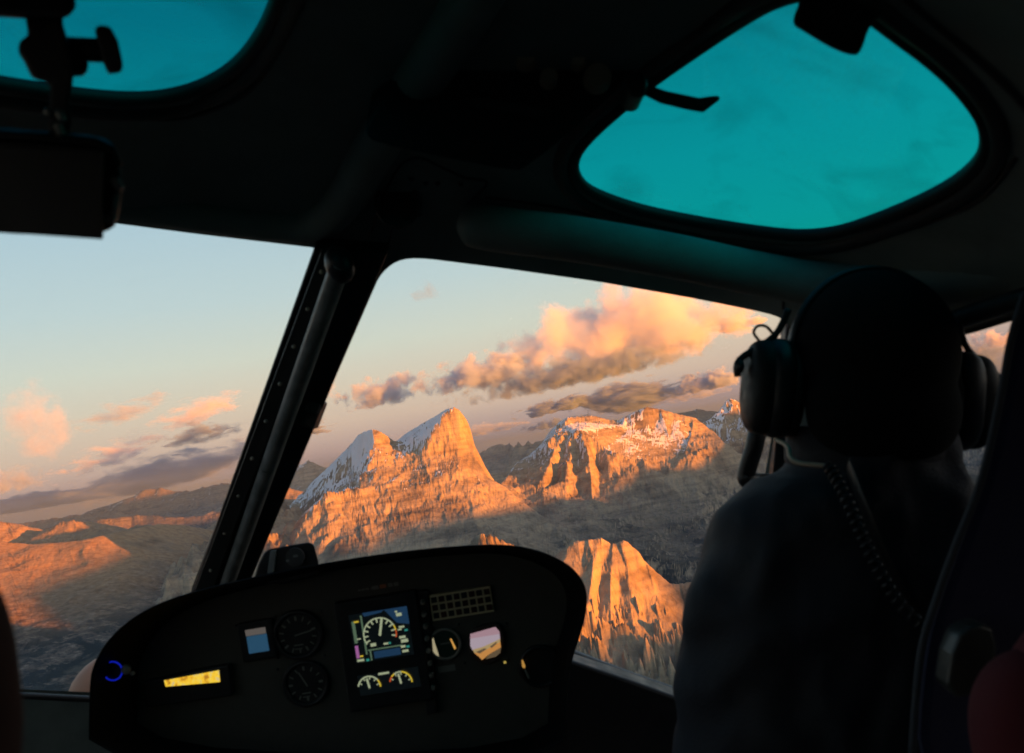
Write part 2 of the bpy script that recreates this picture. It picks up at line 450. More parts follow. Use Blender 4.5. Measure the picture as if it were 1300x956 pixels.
# shade thrown by unseen ridges shaped for it: where the last sun stops on each slope
S2 = np.array([math.sin(SUN_AZ), math.cos(SUN_AZ)])
U2 = np.array([S2[1], -S2[0]]) * -1.0
TAN = math.tan(SUN_EL)
def ua(v):
    return v[0] * U2[0] + v[1] * U2[1], v[0] * S2[0] + v[1] * S2[1]
SHADE_AT = [  # px, py, depth: where the shade ends
    (860, 798, 3.03), (745, 832, 2.99), (800, 800, 3.07), (700, 790, 3.14), (884, 775, 3.14),
    (13, 749, 6.75), (74, 725, 7.2), (115, 710, 7.35), (145, 696, 7.65),
    (400, 702, 6.7), (440, 690, 6.7), (480, 672, 6.9), (560, 655, 7.05), (620, 645, 7.2), (665, 640, 7.5),
    (700, 626, 8.4), (750, 634, 8.35), (775, 614, 8.6), (800, 592, 8.85), (860, 594, 8.85), (885, 560, 9.5), (900, 520, 10.6), (925, 520, 11.1), (960, 524, 11.1)]
CAST_A = 9.0
_prof = []
for q in SHADE_AT:
    v = pk(*q); u, a = ua(v)
    _prof.append((u, v[2] + (CAST_A - a) * TAN))
_prof.sort()
print('caster profile', [(round(float(u), 2), round(float(z), 2)) for u, z in _prof])

FEAT_NAMES = []
def seg_height(x, y, name, label, crests, k):
    """height of one massif at the points (x, y), nan-free; -9 where it does not reach"""
    out = np.full(x.shape, -9.0, np.float32)
    allp = np.array([p for c in crests for p in c])
    reach = 3.2 if allp[:, 1].mean() < 15 else 6.0
    m = (x > allp[:, 0].min() - reach) & (x < allp[:, 0].max() + reach) & (y > allp[:, 1].min() - reach) & (y < allp[:, 1].max() + reach)
    if not m.any():
        return out
    X = x[m].astype(np.float32); Y = y[m].astype(np.float32)
    wx = X + 0.05 * fbm(X * 2.2, Y * 2.2, 3, 5); wy = Y + 0.05 * fbm(X * 2.2 + 9, Y * 2.2, 3, 6)
    sc = k['rf']
    cliff, cs, scree, foot, drop = k['cliff'], k['cs'], k['scree'], k['foot'], k['drop']
    H = np.full(X.shape, -9.0, np.float32)
    nz = fbm(X * sc * 1.3, Y * sc * 1.3, 4, 20)
    for ci, c in enumerate(crests):
        s0 = 0.0
        for p, q in zip(c[:-1], c[1:]):
            dx, dy = q[0] - p[0], q[1] - p[1]
            L = math.hypot(dx, dy) + 1e-6
            t = np.clip(((wx - p[0]) * dx + (wy - p[1]) * dy) / (L * L), 0, 1)
            ex = wx - (p[0] + t * dx); ey = wy - (p[1] + t * dy)
            d = np.sqrt(ex * ex + ey * ey)
            zc = p[2] + t * (q[2] - p[2])
            zc = zc + 0
            # ribs and gullies that run down the fall line: noise in (along the crest, down the slope)
            ang = np.arctan2(ey, ex) * 0.35
            s = s0 + t * L + ang
            rb = ridged(s * sc + ci * 7.3, d * sc * 0.45 + ci, 3, 30 + ci) - 0.85
            fade = np.clip(d * 8, 0, 1)
            de = d * (1 - k['rib'] * rb * fade + 0.18 * nz * fade)
            de = np.maximum(de, d * 0.25)
            cl = cliff * (1 + 0.5 * nz)
            h = np.where(de * cs < cl, de * cs, cl + (de - cl / cs) * scree)
            ov = h - drop
            h = np.where(ov > 0, drop + ov * foot / scree, h)
            H = np.maximum(H, zc - h)
            s0 += L
    out[m] = H
    return out

X0 = (np.sin(azr)[:, None] * lr[None]).astype(np.float32); Y0 = (np.cos(azr)[:, None] * lr[None]).astype(np.float32)
def base_height(x, y):
    r = np.sqrt(x * x + y * y)
    far = np.clip((r - 9) / 12, 0, 1)
    wx = x + 0.35 * fbm(x * 0.35, y * 0.35, 3, 40); wy = y + 0.35 * fbm(x * 0.35 + 5, y * 0.35, 3, 44)
    base = -1.30 + 0.22 * fbm(wx * 0.28, wy * 0.28, 2, 50) + 0.24 * ridged(wx * 0.42, wy * 0.42, 3, 55) + far * 0.30 * ridged(wx * 0.2, wy * 0.2, 3, 60)
    base = base - 0.2 * np.exp(-((x - 1.0) ** 2 + (y - 6.0) ** 2) / 3.0)
    base = np.minimum(base, -0.25 - 0.2 * (1 - far))
    near = np.clip((7.0 - r) / 2.0, 0, 1)
    return (base * (1 - near) + np.minimum(base, -1.30 + 0.2 * (base + 1.3)) * near).astype(np.float32)
BEST = base_height(X0, Y0)
IDX0 = np.zeros(BEST.shape, np.int16)
CARVE = np.full(BEST.shape, 0.5, np.float32)
for i_, (name, label, lines, k) in enumerate(MASSIFS):
    if 'ridge' in k:
        h = seg_height(X0, Y0, name, label, lines, k); cv = np.full(h.shape, 0.15, np.float32)
    else:
        h, sl = tin_raster(lines, k)
        D = np.full(h.shape, 9.0, np.float32)
        m = h > -8
        D[m] = line_dist(lines[:k['crest']], X0[m], Y0[m], 0.35)
        cv = k['carve'] * (0.30 + 0.8 * np.minimum(sl, 1.6)) * np.clip(D / 0.22, 0.10, 1)
    if k.get('plateau'):
        cv = np.where(in_poly(X0, Y0, PLATEAU), cv * 0.15, cv)
    m = h > BEST
    BEST[m] = h[m]; IDX0[m] = i_ + 1; CARVE[m] = cv[m]
# unseen ridges behind and right of the aircraft, shaped to throw the shade
u = X0 * U2[0] + Y0 * U2[1]; a = X0 * S2[0] + Y0 * S2[1]
pu = np.array([p[0] for p in _prof]); pz = np.array([p[1] for p in _prof])
pu2 = np.concatenate([[-8, pu[0] - 1.6, pu[0] - 0.9], pu, [pu[-1] + 0.3, pu[-1] + 2, pu[-1] + 3]]); pz2 = np.concatenate([[0.95, 0.95, 0.75], pz, [0.75, 0.8, -0.6]])
c1 = np.where(a > 4, np.interp(u, pu2, pz2) - np.abs(a - CAST_A) * 0.7, -9)
ufar = sorted([ua(pk(60, 650, 23))[0], ua(pk(891, 515, 17))[0]])
c2 = np.where((a > 0.5) & (u > ufar[0] - 1) & (u < ufar[1] + 4), 1.30 - np.abs(a - 3.5) * 0.7, -9)
for c_ in (c1, c2):
    m = c_ > BEST
    BEST[m] = c_[m]; IDX0[m] = 99; CARVE[m] = 0.05
R_ = np.sqrt(X0 * X0 + Y0 * Y0)
# a light smoothing of the facets along the range
for _ in range(2):
    BEST[:, 1:-1] = BEST[:, 1:-1] * 0.5 + (BEST[:, :-2] + BEST[:, 2:]) * 0.25
def detail(x, y, carve, rough):
    r = np.sqrt(x * x + y * y)
    near = np.clip(7.5 / np.maximum(r, 2.5), 0.8, 1.9)           # nearer faces show finer gullies
    wx = x + 0.10 * fbm(x * 2.5, y * 2.5, 3, 71); wy = y + 0.10 * fbm(x * 2.5 + 4, y * 2.5, 3, 73)
    g = ridged(wx * 2.2, wy * 1.6, 6, 80, 0.55) - 1.0
    g2 = ridged(wx * 7.0 + 3, wy * 5.0, 4, 84, 0.55) - 0.95
    f = fbm(wx * 16, wy * 13, 5, 90, 0.6)
    f2 = ridged(wx * 42, wy * 34, 3, 95, 0.6) - 0.9
    soft = np.clip((r - 1.2) / 5.5, 0.3, 1)
    return carve * (0.105 * g * np.clip(soft * 1.5, 0, 1) + 0.034 * g2 * soft) + rough * (0.009 * f * (0.35 + carve) + 0.0045 * f2 * (0.5 + carve))
ci = np.arange(0, len(az), 5)
el = (BEST[ci] + detail(X0[ci], Y0[ci], CARVE[ci], 1.0)) / lr[None]
dl = np.abs(np.diff(el, axis=1)) * 900
w = 0.35 + np.minimum(dl, 9)
w[:, :] += 0.3 * ((lr[:-1] > 2.9) & (lr[:-1] < 11.5))[None]
for _ in range(2):
    w[1:-1] = (w[:-2] + w[1:-1] + w[2:]) / 3
    w[:, 1:-1] = (w[:, :-2] + w[:, 1:-1] + w[:, 2:]) / 3
cdf = np.concatenate([np.zeros((len(ci), 1)), np.cumsum(w, 1)], 1); cdf /= cdf[:, -1:]
nr = 860
tt = np.linspace(0, 1, nr)
Rc = np.stack([np.interp(tt, cdf[i], lr) for i in range(len(ci))])
RR = np.stack([np.interp(np.arange(len(az)), ci, Rc[:, j]) for j in range(nr)], 1)
XX = (np.sin(azr)[:, None] * RR).astype(np.float32); YY = (np.cos(azr)[:, None] * RR).astype(np.float32)
HH = np.stack([np.interp(RR[i], lr, BEST[i]) for i in range(len(az))]).astype(np.float32)
CV = np.stack([np.interp(RR[i], lr, CARVE[i]) for i in range(len(az))]).astype(np.float32)
jj = np.clip(np.searchsorted(lr, RR.ravel()).reshape(RR.shape), 0, nfine - 1)
IDX = np.take_along_axis(IDX0, jj, 1)
VEG = np.zeros(HH.shape, np.float32); RGH = np.full(HH.shape, 1.0, np.float32)
for i_, (name, label, lines, k) in enumerate(MASSIFS):
    VEG[IDX == i_ + 1] = k.get('veg', 0.0); RGH[IDX == i_ + 1] = k.get('rough', 1.0)
HH = HH + detail(XX, YY, CV, RGH)
print('terrain grid', HH.shape)

# slope, aspect for the snow
V = np.stack([XX, YY, HH], -1)
du = np.zeros_like(V); dv = np.zeros_like(V)
du[1:-1] = V[2:] - V[:-2]; du[0] = V[1] - V[0]; du[-1] = V[-1] - V[-2]
dv[:, 1:-1] = V[:, 2:] - V[:, :-2]; dv[:, 0] = V[:, 1] - V[:, 0]; dv[:, -1] = V[:, -1] - V[:, -2]
NN = np.cross(dv, du); NN /= np.linalg.norm(NN, axis=-1, keepdims=True) + 1e-12
NN *= np.sign(NN[..., 2:3])
snowk = np.full(HH.shape, 0.35, np.float32); SADD = np.zeros(HH.shape, np.float32)
for i, (name, label, crests, k) in enumerate(MASSIFS):
    snowk[IDX == i + 1] = k['snow']; SADD[IDX == i + 1] = k.get('sadd', 0.0)
cold = np.clip(-(NN[..., 0] * S2[0] + NN[..., 1] * S2[1]) * 1.0, -0.6, 1)          # turned away from the sun
SN = (HH + 0.22) * 1.4 + cold * 1.9 + (NN[..., 2] - 0.62) * 1.0 + 0.55 * fbm(XX * 6, YY * 6, 5, 120, 0.65) - 0.35
pla = in_poly(XX, YY, PLATEAU) & (NN[..., 2] > 0.6)
SN = SN + np.where(pla, 1.1 , 0.0) + SADD
SNOW = np.clip(SN * 2.2, 0, 1) * np.clip(snowk, 0, 1) + np.clip(snowk - 1, 0, 1.5) * 0.42 * np.clip(SN * 2 + 0.4, 0, 1)
SNOW = (np.clip(SNOW, 0, 1) * np.clip((HH + 0.5) * 4, 0, 1)).astype(np.float32)
SNOW[XX ** 2 + YY ** 2 < 9] = 0
DRY = VEG.copy()
for i_, (name, label, lines, k) in enumerate(MASSIFS):
    if name == 'mountain_range': VEG[IDX == i_ + 1] = 0.55
    if label.startswith('pink'): VEG[IDX == i_ + 1] = 0.1
GRASS = np.clip(VEG + np.clip((-0.62 - HH) * 2.2, 0, 1) * np.clip((NN[..., 2] - 0.55) * 4, 0, 1), 0, 1).astype(np.float32)

def terrain_mat():
    m, nt, out = new_mat('alpine_ground')
    geo = N(nt, 'ShaderNodeNewGeometry')
    pos = geo.outputs['Position']
    def scaled(s, z=1.0):
        return N(nt, 'ShaderNodeVectorMath', {0: pos, 1: (s, s, s * z)}, operation='MULTIPLY').outputs[0]
    n_big = N(nt, 'ShaderNodeTexNoise', {'Vector': scaled(0.0022), 'Scale': 1.0, 'Detail': 8.0, 'Roughness': 0.6})
    n_fine = N(nt, 'ShaderNodeTexNoise', {'Vector': scaled(0.018), 'Scale': 1.0, 'Detail': 6.0, 'Roughness': 0.65})
    strat = N(nt, 'ShaderNodeTexNoise', {'Vector': scaled(0.0016, 14.0), 'Scale': 1.0, 'Detail': 7.0, 'Roughness': 0.65})
    streak = N(nt, 'ShaderNodeTexNoise', {'Vector': scaled(0.02, 0.12), 'Scale': 1.0, 'Detail': 5.0, 'Roughness': 0.6})
    rock = N(nt, 'ShaderNodeValToRGB', {0: n_big.outputs[0]})
    ramp_set(rock, [(0.3, (0.12, 0.103, 0.076, 1)), (0.44, (0.25, 0.21, 0.148, 1)), (0.54, (0.38, 0.318, 0.218, 1)), (0.68, (0.49, 0.42, 0.29, 1))], 'LINEAR')
    r2 = N(nt, 'ShaderNodeValToRGB', {0: strat.outputs[0]})
    ramp_set(r2, [(0.38, (0.62, 0.60, 0.58, 1)), (0.5, (0.95, 0.95, 0.95, 1)), (0.62, (1.2, 1.16, 1.1, 1))], 'LINEAR')
    rk = N(nt, 'ShaderNodeMixRGB', {'Fac': 0.8, 'Color1': rock.outputs[0], 'Color2': r2.outputs[0]}, blend_type='MULTIPLY')
    r3 = N(nt, 'ShaderNodeValToRGB', {0: streak.outputs[0]})
    ramp_set(r3, [(0.36, (0.6, 0.58, 0.56, 1)), (0.5, (1, 1, 1, 1))], 'LINEAR')
    rk = N(nt, 'ShaderNodeMixRGB', {'Fac': 0.7, 'Color1': rk.outputs[0], 'Color2': r3.outputs[0]}, blend_type='MULTIPLY')
    # grass, scrub and scree of the lower slopes
    gr = N(nt, 'ShaderNodeValToRGB', {0: n_fine.outputs[0]})
    ramp_set(gr, [(0.36, (0.035, 0.033, 0.027, 1)), (0.47, (0.085, 0.070, 0.052, 1)), (0.58, (0.15, 0.122, 0.09, 1)), (0.72, (0.28, 0.25, 0.21, 1))], 'LINEAR')
    fz = N(nt, 'ShaderNodeTexNoise', {'Vector': scaled(0.0045), 'Scale': 1.0, 'Detail': 9.0, 'Roughness': 0.68, 'Distortion': 0.4})
    zf = N(nt, 'ShaderNodeSeparateXYZ', {0: pos})
    low = N(nt, 'ShaderNodeMapRange', {'Value': zf.outputs['Z'], 'From Min': -480.0, 'From Max': -900.0, 'To Min': -0.12, 'To Max': 0.05})
    fa_ = N(nt, 'ShaderNodeMath', {0: fz.outputs[0], 1: low.outputs[0]}, operation='ADD')
    fm = N(nt, 'ShaderNodeMapRange', {'Value': fa_.outputs[0], 'From Min': 0.49, 'From Max': 0.54})
    gr = N(nt, 'ShaderNodeMixRGB', {'Fac': fm.outputs[0], 'Color1': gr.outputs[0], 'Color2': (0.022, 0.024, 0.018, 1)})
    gd = N(nt, 'ShaderNodeValToRGB', {0: n_fine.outputs[0]})
    ramp_set(gd, [(0.32, (0.24, 0.15, 0.075, 1)), (0.5, (0.34, 0.225, 0.12, 1)), (0.68, (0.40, 0.28, 0.16, 1))], 'LINEAR')
    ad = N(nt, 'ShaderNodeAttribute', attribute_name='dry')
    z_ = N(nt, 'ShaderNodeSeparateXYZ', {0: pos})
    alt = N(nt, 'ShaderNodeMapRange', {'Value': z_.outputs['Z'], 'From Min': -800.0, 'From Max': -480.0})
    dm = N(nt, 'ShaderNodeMath', {0: ad.outputs['Fac'], 1: alt.outputs[0]}, operation='MULTIPLY', use_clamp=True)
    gr = N(nt, 'ShaderNodeMixRGB', {'Fac': dm.outputs[0], 'Color1': gr.outputs[0], 'Color2': gd.outputs[0]})
    ag = N(nt, 'ShaderNodeAttribute', attribute_name='grass')
    gm = N(nt, 'ShaderNodeMath', {0: n_big.outputs[0], 1: 3.4}, operation='MULTIPLY')
    gm = N(nt, 'ShaderNodeMath', {0: gm.outputs[0], 1: -1.7}, operation='ADD')
    gm = N(nt, 'ShaderNodeMath', {0: gm.outputs[0], 1: ag.outputs['Fac']}, operation='ADD', use_clamp=True)
    col = N(nt, 'ShaderNodeMixRGB', {'Fac': gm.outputs[0], 'Color1': rk.outputs[0], 'Color2': gr.outputs[0]})
    # thin early snow, broken by the rock beneath
    asn = N(nt, 'ShaderNodeAttribute', attribute_name='snow')
    sn = N(nt, 'ShaderNodeMath', {0: streak.outputs[0], 1: n_fine.outputs[0]}, operation='ADD')
    sn = N(nt, 'ShaderNodeMath', {0: sn.outputs[0], 1: -1.04}, operation='ADD')
    sn = N(nt, 'ShaderNodeMath', {0: sn.outputs[0], 1: 1.5}, operation='MULTIPLY')
    sn = N(nt, 'ShaderNodeMath', {0: sn.outputs[0], 1: asn.outputs['Fac']}, operation='ADD')
    sn = N(nt, 'ShaderNodeMapRange', {'Value': sn.outputs[0], 'From Min': 0.42, 'From Max': 0.62})
    col2 = N(nt, 'ShaderNodeMixRGB', {'Fac': sn.outputs[0], 'Color1': col.outputs[0], 'Color2': (0.70, 0.72, 0.76, 1)})
    bump_h = N(nt, 'ShaderNodeMath', {0: n_fine.outputs[0], 1: streak.outputs[0]}, operation='ADD')
    bump = N(nt, 'ShaderNodeBump', {'Height': bump_h.outputs[0], 'Strength': N(nt, 'ShaderNodeMapRange', {'Value': ad.outputs['Fac'], 'To Min': 0.6, 'To Max': 0.15}).outputs[0], 'Distance': 14.0})
    b = N(nt, 'ShaderNodeBsdfPrincipled', {'Base Color': col2.outputs[0], 'Roughness': 0.95, 'Specular IOR Level': 0.1, 'Normal': bump.outputs[0]})
    nt.links.new(b.outputs[0], out.inputs['Surface'])
    return m
M_GROUND = terrain_mat()

def grid_object(name, mask_faces, label, kind='structure', cat=None):
    """one object from the faces of the big grid that belong to it"""
    ii, jj = np.nonzero(mask_faces)
    if len(ii) == 0:
        return None
    a = ii * nr + jj; b = (ii + 1) * nr + jj; c = (ii + 1) * nr + jj + 1; d = ii * nr + jj + 1
    F = np.stack([a, b, c, d], 1)
    used, inv = np.unique(F.ravel(), return_inverse=True)
    me = bpy.data.meshes.new(name)
    co = (V.reshape(-1, 3)[used] * 1000).astype(np.float32)
    me.vertices.add(len(used)); me.vertices.foreach_set('co', co.ravel())
    me.loops.add(len(inv)); me.loops.foreach_set('vertex_index', inv.astype(np.int32).ravel())
    me.polygons.add(len(F)); me.polygons.foreach_set('loop_start', (np.arange(len(F)) * 4).astype(np.int32))
    me.update(calc_edges=True)
    for nm, arr in (('snow', SNOW), ('grass', GRASS), ('dry', DRY)):
        at = me.attributes.new(nm, 'FLOAT', 'POINT')
        at.data.foreach_set('value', arr.ravel()[used].astype(np.float32))
    me.shade_smooth()
    o = link_mesh(name, me, M_GROUND)
    tag(o, label, cat, kind=kind)
    return o
FI = IDX[:-1, :-1]
nm_ = len(MASSIFS)
grid_object('terrain', (FI == 0) | (FI > nm_), 'shaded grey brown valleys and slopes between the lit mountains', cat='terrain')
for i, (name, label, crests, k) in enumerate(MASSIFS):
    grid_object(name, FI == i + 1, label, cat={'mountain': 'mountain', 'crag': 'crag', 'hill': 'hill', 'mountain_range': 'mountain range'}[name])
# low ground out to the edge of sight
def disc():
    me = bpy.data.meshes.new('ground')
    vs_ = [(math.cos(t) * 120000, math.sin(t) * 120000, -2200) for t in [i * math.pi / 32 for i in range(64)]]
    me.from_pydata(vs_, [], [list(range(64))])
    o = link_mesh('ground', me, M_GROUND)
    tag(o, 'low far ground under the mountains out to the horizon', 'ground', kind='structure')
disc()
# ------------------------------------------------------------------ clouds, each a lit body of vapour far beyond the haze
CLOUD_MATS = {}
def cloud_mat(dens, scale, thr, grey, flat, soft):
    key = (round(dens, 6), round(scale, 6), thr, grey, flat, soft)
    if key in CLOUD_MATS: return CLOUD_MATS[key]
    m, nt, out = new_mat('cloud_vapour')
    tc = N(nt, 'ShaderNodeTexCoord')
    geo = N(nt, 'ShaderNodeNewGeometry')
    ln = N(nt, 'ShaderNodeVectorMath', {0: tc.outputs['Object']}, operation='LENGTH')
    fall = N(nt, 'ShaderNodeMapRange', {'Value': ln.outputs['Value'], 'From Min': 0.0, 'From Max': 1.0, 'To Min': 0.70, 'To Max': -0.62})
    p = N(nt, 'ShaderNodeVectorMath', {0: geo.outputs['Position'], 1: (scale * (0.6 if flat else 1), scale * (0.6 if flat else 1), scale * (1.6 if flat else 1))}, operation='MULTIPLY')
    nz = N(nt, 'ShaderNodeTexNoise', {'Vector': p.outputs[0], 'Scale': 1.0, 'Detail': 6.0, 'Roughness': 0.60, 'Distortion': 0.25})
    nn = N(nt, 'ShaderNodeMapRange', {'Value': nz.outputs[0], 'From Min': 0.25, 'From Max': 0.75, 'To Min': -0.85, 'To Max': 0.85})
    sp = N(nt, 'ShaderNodeSeparateXYZ', {0: tc.outputs['Object']})
    bs = N(nt, 'ShaderNodeMapRange', {'Value': sp.outputs['Z'], 'From Min': -0.75, 'From Max': -0.35, 'To Min': -0.6, 'To Max': 0.0})
    a = N(nt, 'ShaderNodeMath', {0: fall.outputs[0], 1: nn.outputs[0]}, operation='ADD')
    a = N(nt, 'ShaderNodeMath', {0: a.outputs[0], 1: bs.outputs[0]}, operation='ADD')
    a = N(nt, 'ShaderNodeMapRange', {'Value': a.outputs[0], 'From Min': thr, 'From Max': thr + soft, 'To Min': 0.0, 'To Max': dens})
    col = [(0.82, 0.87, 0.96, 1), (0.58, 0.72, 0.90, 1), (0.36, 0.50, 0.68, 1)][grey]  # clouds lying in shade get it painted as a darker vapour colour
    v = N(nt, 'ShaderNodeVolumePrincipled', {'Color': col, 'Density': a.outputs[0], 'Anisotropy': 0.1})
    nt.links.new(v.outputs[0], out.inputs['Volume'])
    CLOUD_MATS[key] = m
    return m

def cloud(px, py, wpx, hpx, d_km, label, tilt=0.0, dens=1.0, thr=0.02, depth=1.0, grain=1.0, grey=0, flat=0, soft=0.3):
    """a body of vapour centred where the photograph shows it, sized from its distance; tilt lifts its right end (degrees in the world)"""
    c = P(px, py, d_km * 1000)
    rx = wpx / F_PX * d_km * 500; rz = hpx / F_PX * d_km * 500
    ry = max(rz * 1.2, rx * 0.5) * depth
    bm = bmesh.new()
    bmesh.ops.create_icosphere(bm, subdivisions=3, radius=1.0)
    me = bpy.data.meshes.new('cloud'); bm.to_mesh(me); bm.free()
    o = link_mesh('cloud', me, cloud_mat(dens * 5.0 / rz, grain * 1.2 / rz, thr, grey, flat, soft))
    o.location = c
    o.scale = (rx, ry, rz)
    o.rotation_euler = (0, math.radians(-tilt), -math.atan2(c.x, c.y))
    tag(o, label, 'cloud', 'evening clouds over the mountains')
    return o
cloud(795, 424, 370, 165, 26, 'largest cloud, a bright peach cumulus above the snowy massif', tilt=3, thr=-0.22, depth=0.7, grain=1.5, soft=0.45)
cloud(735, 474, 400, 58, 25, 'shaded base of the bright peach cumulus, painted dark grey', tilt=3, thr=-0.15, grey=2, depth=0.6, grain=1.5, dens=0.8, soft=0.7)  # the cumulus's shaded underside, put in as separate darker vapour
cloud(620, 474, 230, 66, 26, 'long grey tail reaching left from the bright cumulus', tilt=4, grey=1, thr=-0.12, grain=1.3, soft=0.5)
cloud(485, 500, 150, 60, 27, 'pink topped grey cloud left of the long tail, above the split peak', tilt=6, grey=1, thr=-0.08, grain=1.3, soft=0.5)
cloud(800, 505, 200, 60, 30, 'blue grey flat cloud under the right half of the big cumulus', tilt=4, grey=2, flat=1, thr=-0.2)
cloud(710, 516, 140, 30, 30, 'thin blue grey streak just above the far saw toothed range', tilt=3, grey=2, flat=1, thr=-0.15)
cloud(695, 540, 90, 20, 34, 'faint small grey puffs low over the gap between the massifs', tilt=2, grey=2, soft=0.6)
cloud(925, 412, 120, 40, 27, 'thin pink wisp reaching right of the big cumulus', tilt=-2, flat=1, soft=0.7, thr=-0.1)
cloud(905, 484, 110, 40, 29, 'grey and pink cloud just left of the headset', tilt=2, grey=1, thr=-0.1)
cloud(540, 372, 50, 40, 24, 'tiny faint grey puff alone in the blue above the post', grey=2, dens=0.15, soft=0.8)
cloud(412, 492, 60, 60, 30, 'pink puff touching the right edge of the centre post', dens=0.35, soft=0.7)
cloud(498, 572, 90, 60, 38, 'pink cloud low behind the notch of the split peak', dens=0.4, soft=0.7)
cloud(395, 545, 90, 30, 38, 'small blue grey cloud right of the centre post, above the cone peak', grey=2, flat=1, soft=0.6)
cloud(48, 546, 120, 150, 34, 'tall peach cumulus at the far left', thr=-0.05, dens=0.35, soft=0.8, grain=1.6)
cloud(15, 612, 130, 60, 34, 'mauve grey cloud low at the left border', grey=1, dens=0.5, soft=0.7, grain=1.4)
cloud(160, 524, 170, 56, 34, 'thin grey brown wisps between the tall cumulus and the pink streaks', tilt=12, flat=1, grey=1, dens=0.3, soft=0.8, grain=1.4)
cloud(255, 522, 180, 60, 34, 'pink streaked cloud just left of the centre post', tilt=14, flat=1, dens=0.4, soft=0.8, grain=1.4)
cloud(150, 576, 230, 50, 36, 'long pink streak rising right over the grey bank', tilt=14, flat=1, dens=0.35, soft=0.8, grain=1.4)
cloud(250, 553, 150, 44, 33, 'small blue grey cloud under the pink streak by the post', tilt=3, grey=2, flat=1, dens=0.5, soft=0.6, grain=1.3)
cloud(215, 602, 320, 70, 37, 'long low blue grey bank over the left range', tilt=6, flat=1, grey=2, thr=-0.15, dens=0.6, soft=0.6, grain=1.3)
cloud(60, 636, 260, 34, 45, 'low blue grey strip along the horizon at the left', tilt=1, flat=1, grey=2, thr=-0.15, soft=0.6)
cloud(1262, 434, 90, 44, 28, 'orange pink puff in the door window at the right', soft=0.6)
cloud(1215, 465, 160, 90, 33, 'grey cloud sheet in the door window beside the headset', grey=2, flat=1, thr=-0.1, soft=0.6)
cloud(600, 548, 220, 26, 44, 'faint mauve streak behind the split peak', tilt=1, flat=1, grey=1, dens=0.4, soft=0.7)
cloud(870, 502, 180, 30, 40, 'faint mauve veil over the right massif', tilt=1, flat=1, grey=1, dens=0.4, soft=0.7)
# ------------------------------------------------------------------ the air between here and the far ranges
def haze_box():
    bm = bmesh.new()
    bmesh.ops.create_cube(bm, size=1.0)
    zlo, zhi = -2205.0, 650.0
    for v in bm.verts:
        v.co.x *= 260000; v.co.y *= 260000
        v.co.z = zlo if v.co.z < 0 else zhi
    me = bpy.data.meshes.new('haze'); bm.to_mesh(me); bm.free()
    m, nt, out = new_mat('evening_haze')
    vol = N(nt, 'ShaderNodeVolumePrincipled', {'Color': (0.20, 0.33, 0.52, 1), 'Density': 0.000021, 'Anisotropy': 0.0})
    nt.links.new(vol.outputs[0], out.inputs['Volume'])
    o = link_mesh('haze', me, m)
    tag(o, 'thin mauve evening haze over the valleys and far ranges', 'haze', kind='stuff')
haze_box()
# ------------------------------------------------------------------ cabin materials
def surf(name, col, rough=0.6, metal=0.0, spec=0.4, noise=0.0, nscale=60.0, bump=0.0, bscale=200.0, sheen=0.0, coat=0.0):
    m, nt, out = new_mat(name)
    tc = N(nt, 'ShaderNodeTexCoord')
    c = (*col, 1) if len(col) == 3 else col
    b = N(nt, 'ShaderNodeBsdfPrincipled', {'Base Color': c, 'Roughness': rough, 'Metallic': metal, 'Specular IOR Level': spec})
    if noise:
        n = N(nt, 'ShaderNodeTexNoise', {'Vector': tc.outputs['Object'], 'Scale': nscale, 'Detail': 5.0, 'Roughness': 0.6})
        r = N(nt, 'ShaderNodeMapRange', {'Value': n.outputs[0], 'From Min': 0.3, 'From Max': 0.7, 'To Min': 1 - noise, 'To Max': 1 + noise})
        v = N(nt, 'ShaderNodeVectorMath', {0: c[:3]}, operation='SCALE'); nt.links.new(r.outputs[0], v.inputs['Scale'])
        nt.links.new(v.outputs[0], b.inputs['Base Color'])
        r2 = N(nt, 'ShaderNodeMapRange', {'Value': n.outputs[0], 'From Min': 0.3, 'From Max': 0.7, 'To Min': max(rough - 0.12, 0.05), 'To Max': min(rough + 0.12, 1)})
        nt.links.new(r2.outputs[0], b.inputs['Roughness'])
    if bump:
        n2 = N(nt, 'ShaderNodeTexNoise', {'Vector': tc.outputs['Object'], 'Scale': bscale, 'Detail': 4.0})
        bp = N(nt, 'ShaderNodeBump', {'Height': n2.outputs[0], 'Strength': bump, 'Distance': 0.002})
        nt.links.new(bp.outputs[0], b.inputs['Normal'])
    if sheen: b.inputs['Sheen Weight'].default_value = sheen
    if coat: b.inputs['Coat Weight'].default_value = coat
    nt.links.new(b.outputs[0], out.inputs['Surface'])
    return m
def glow(name, col, s=1.0, base=(0.01, 0.01, 0.01)):
    m, nt, out = new_mat(name)
    b = N(nt, 'ShaderNodeBsdfPrincipled', {'Base Color': (*base, 1), 'Roughness': 0.25, 'Emission Color': (*col[:3], 1), 'Emission Strength': s})
    nt.links.new(b.outputs[0], out.inputs['Surface'])
    return m
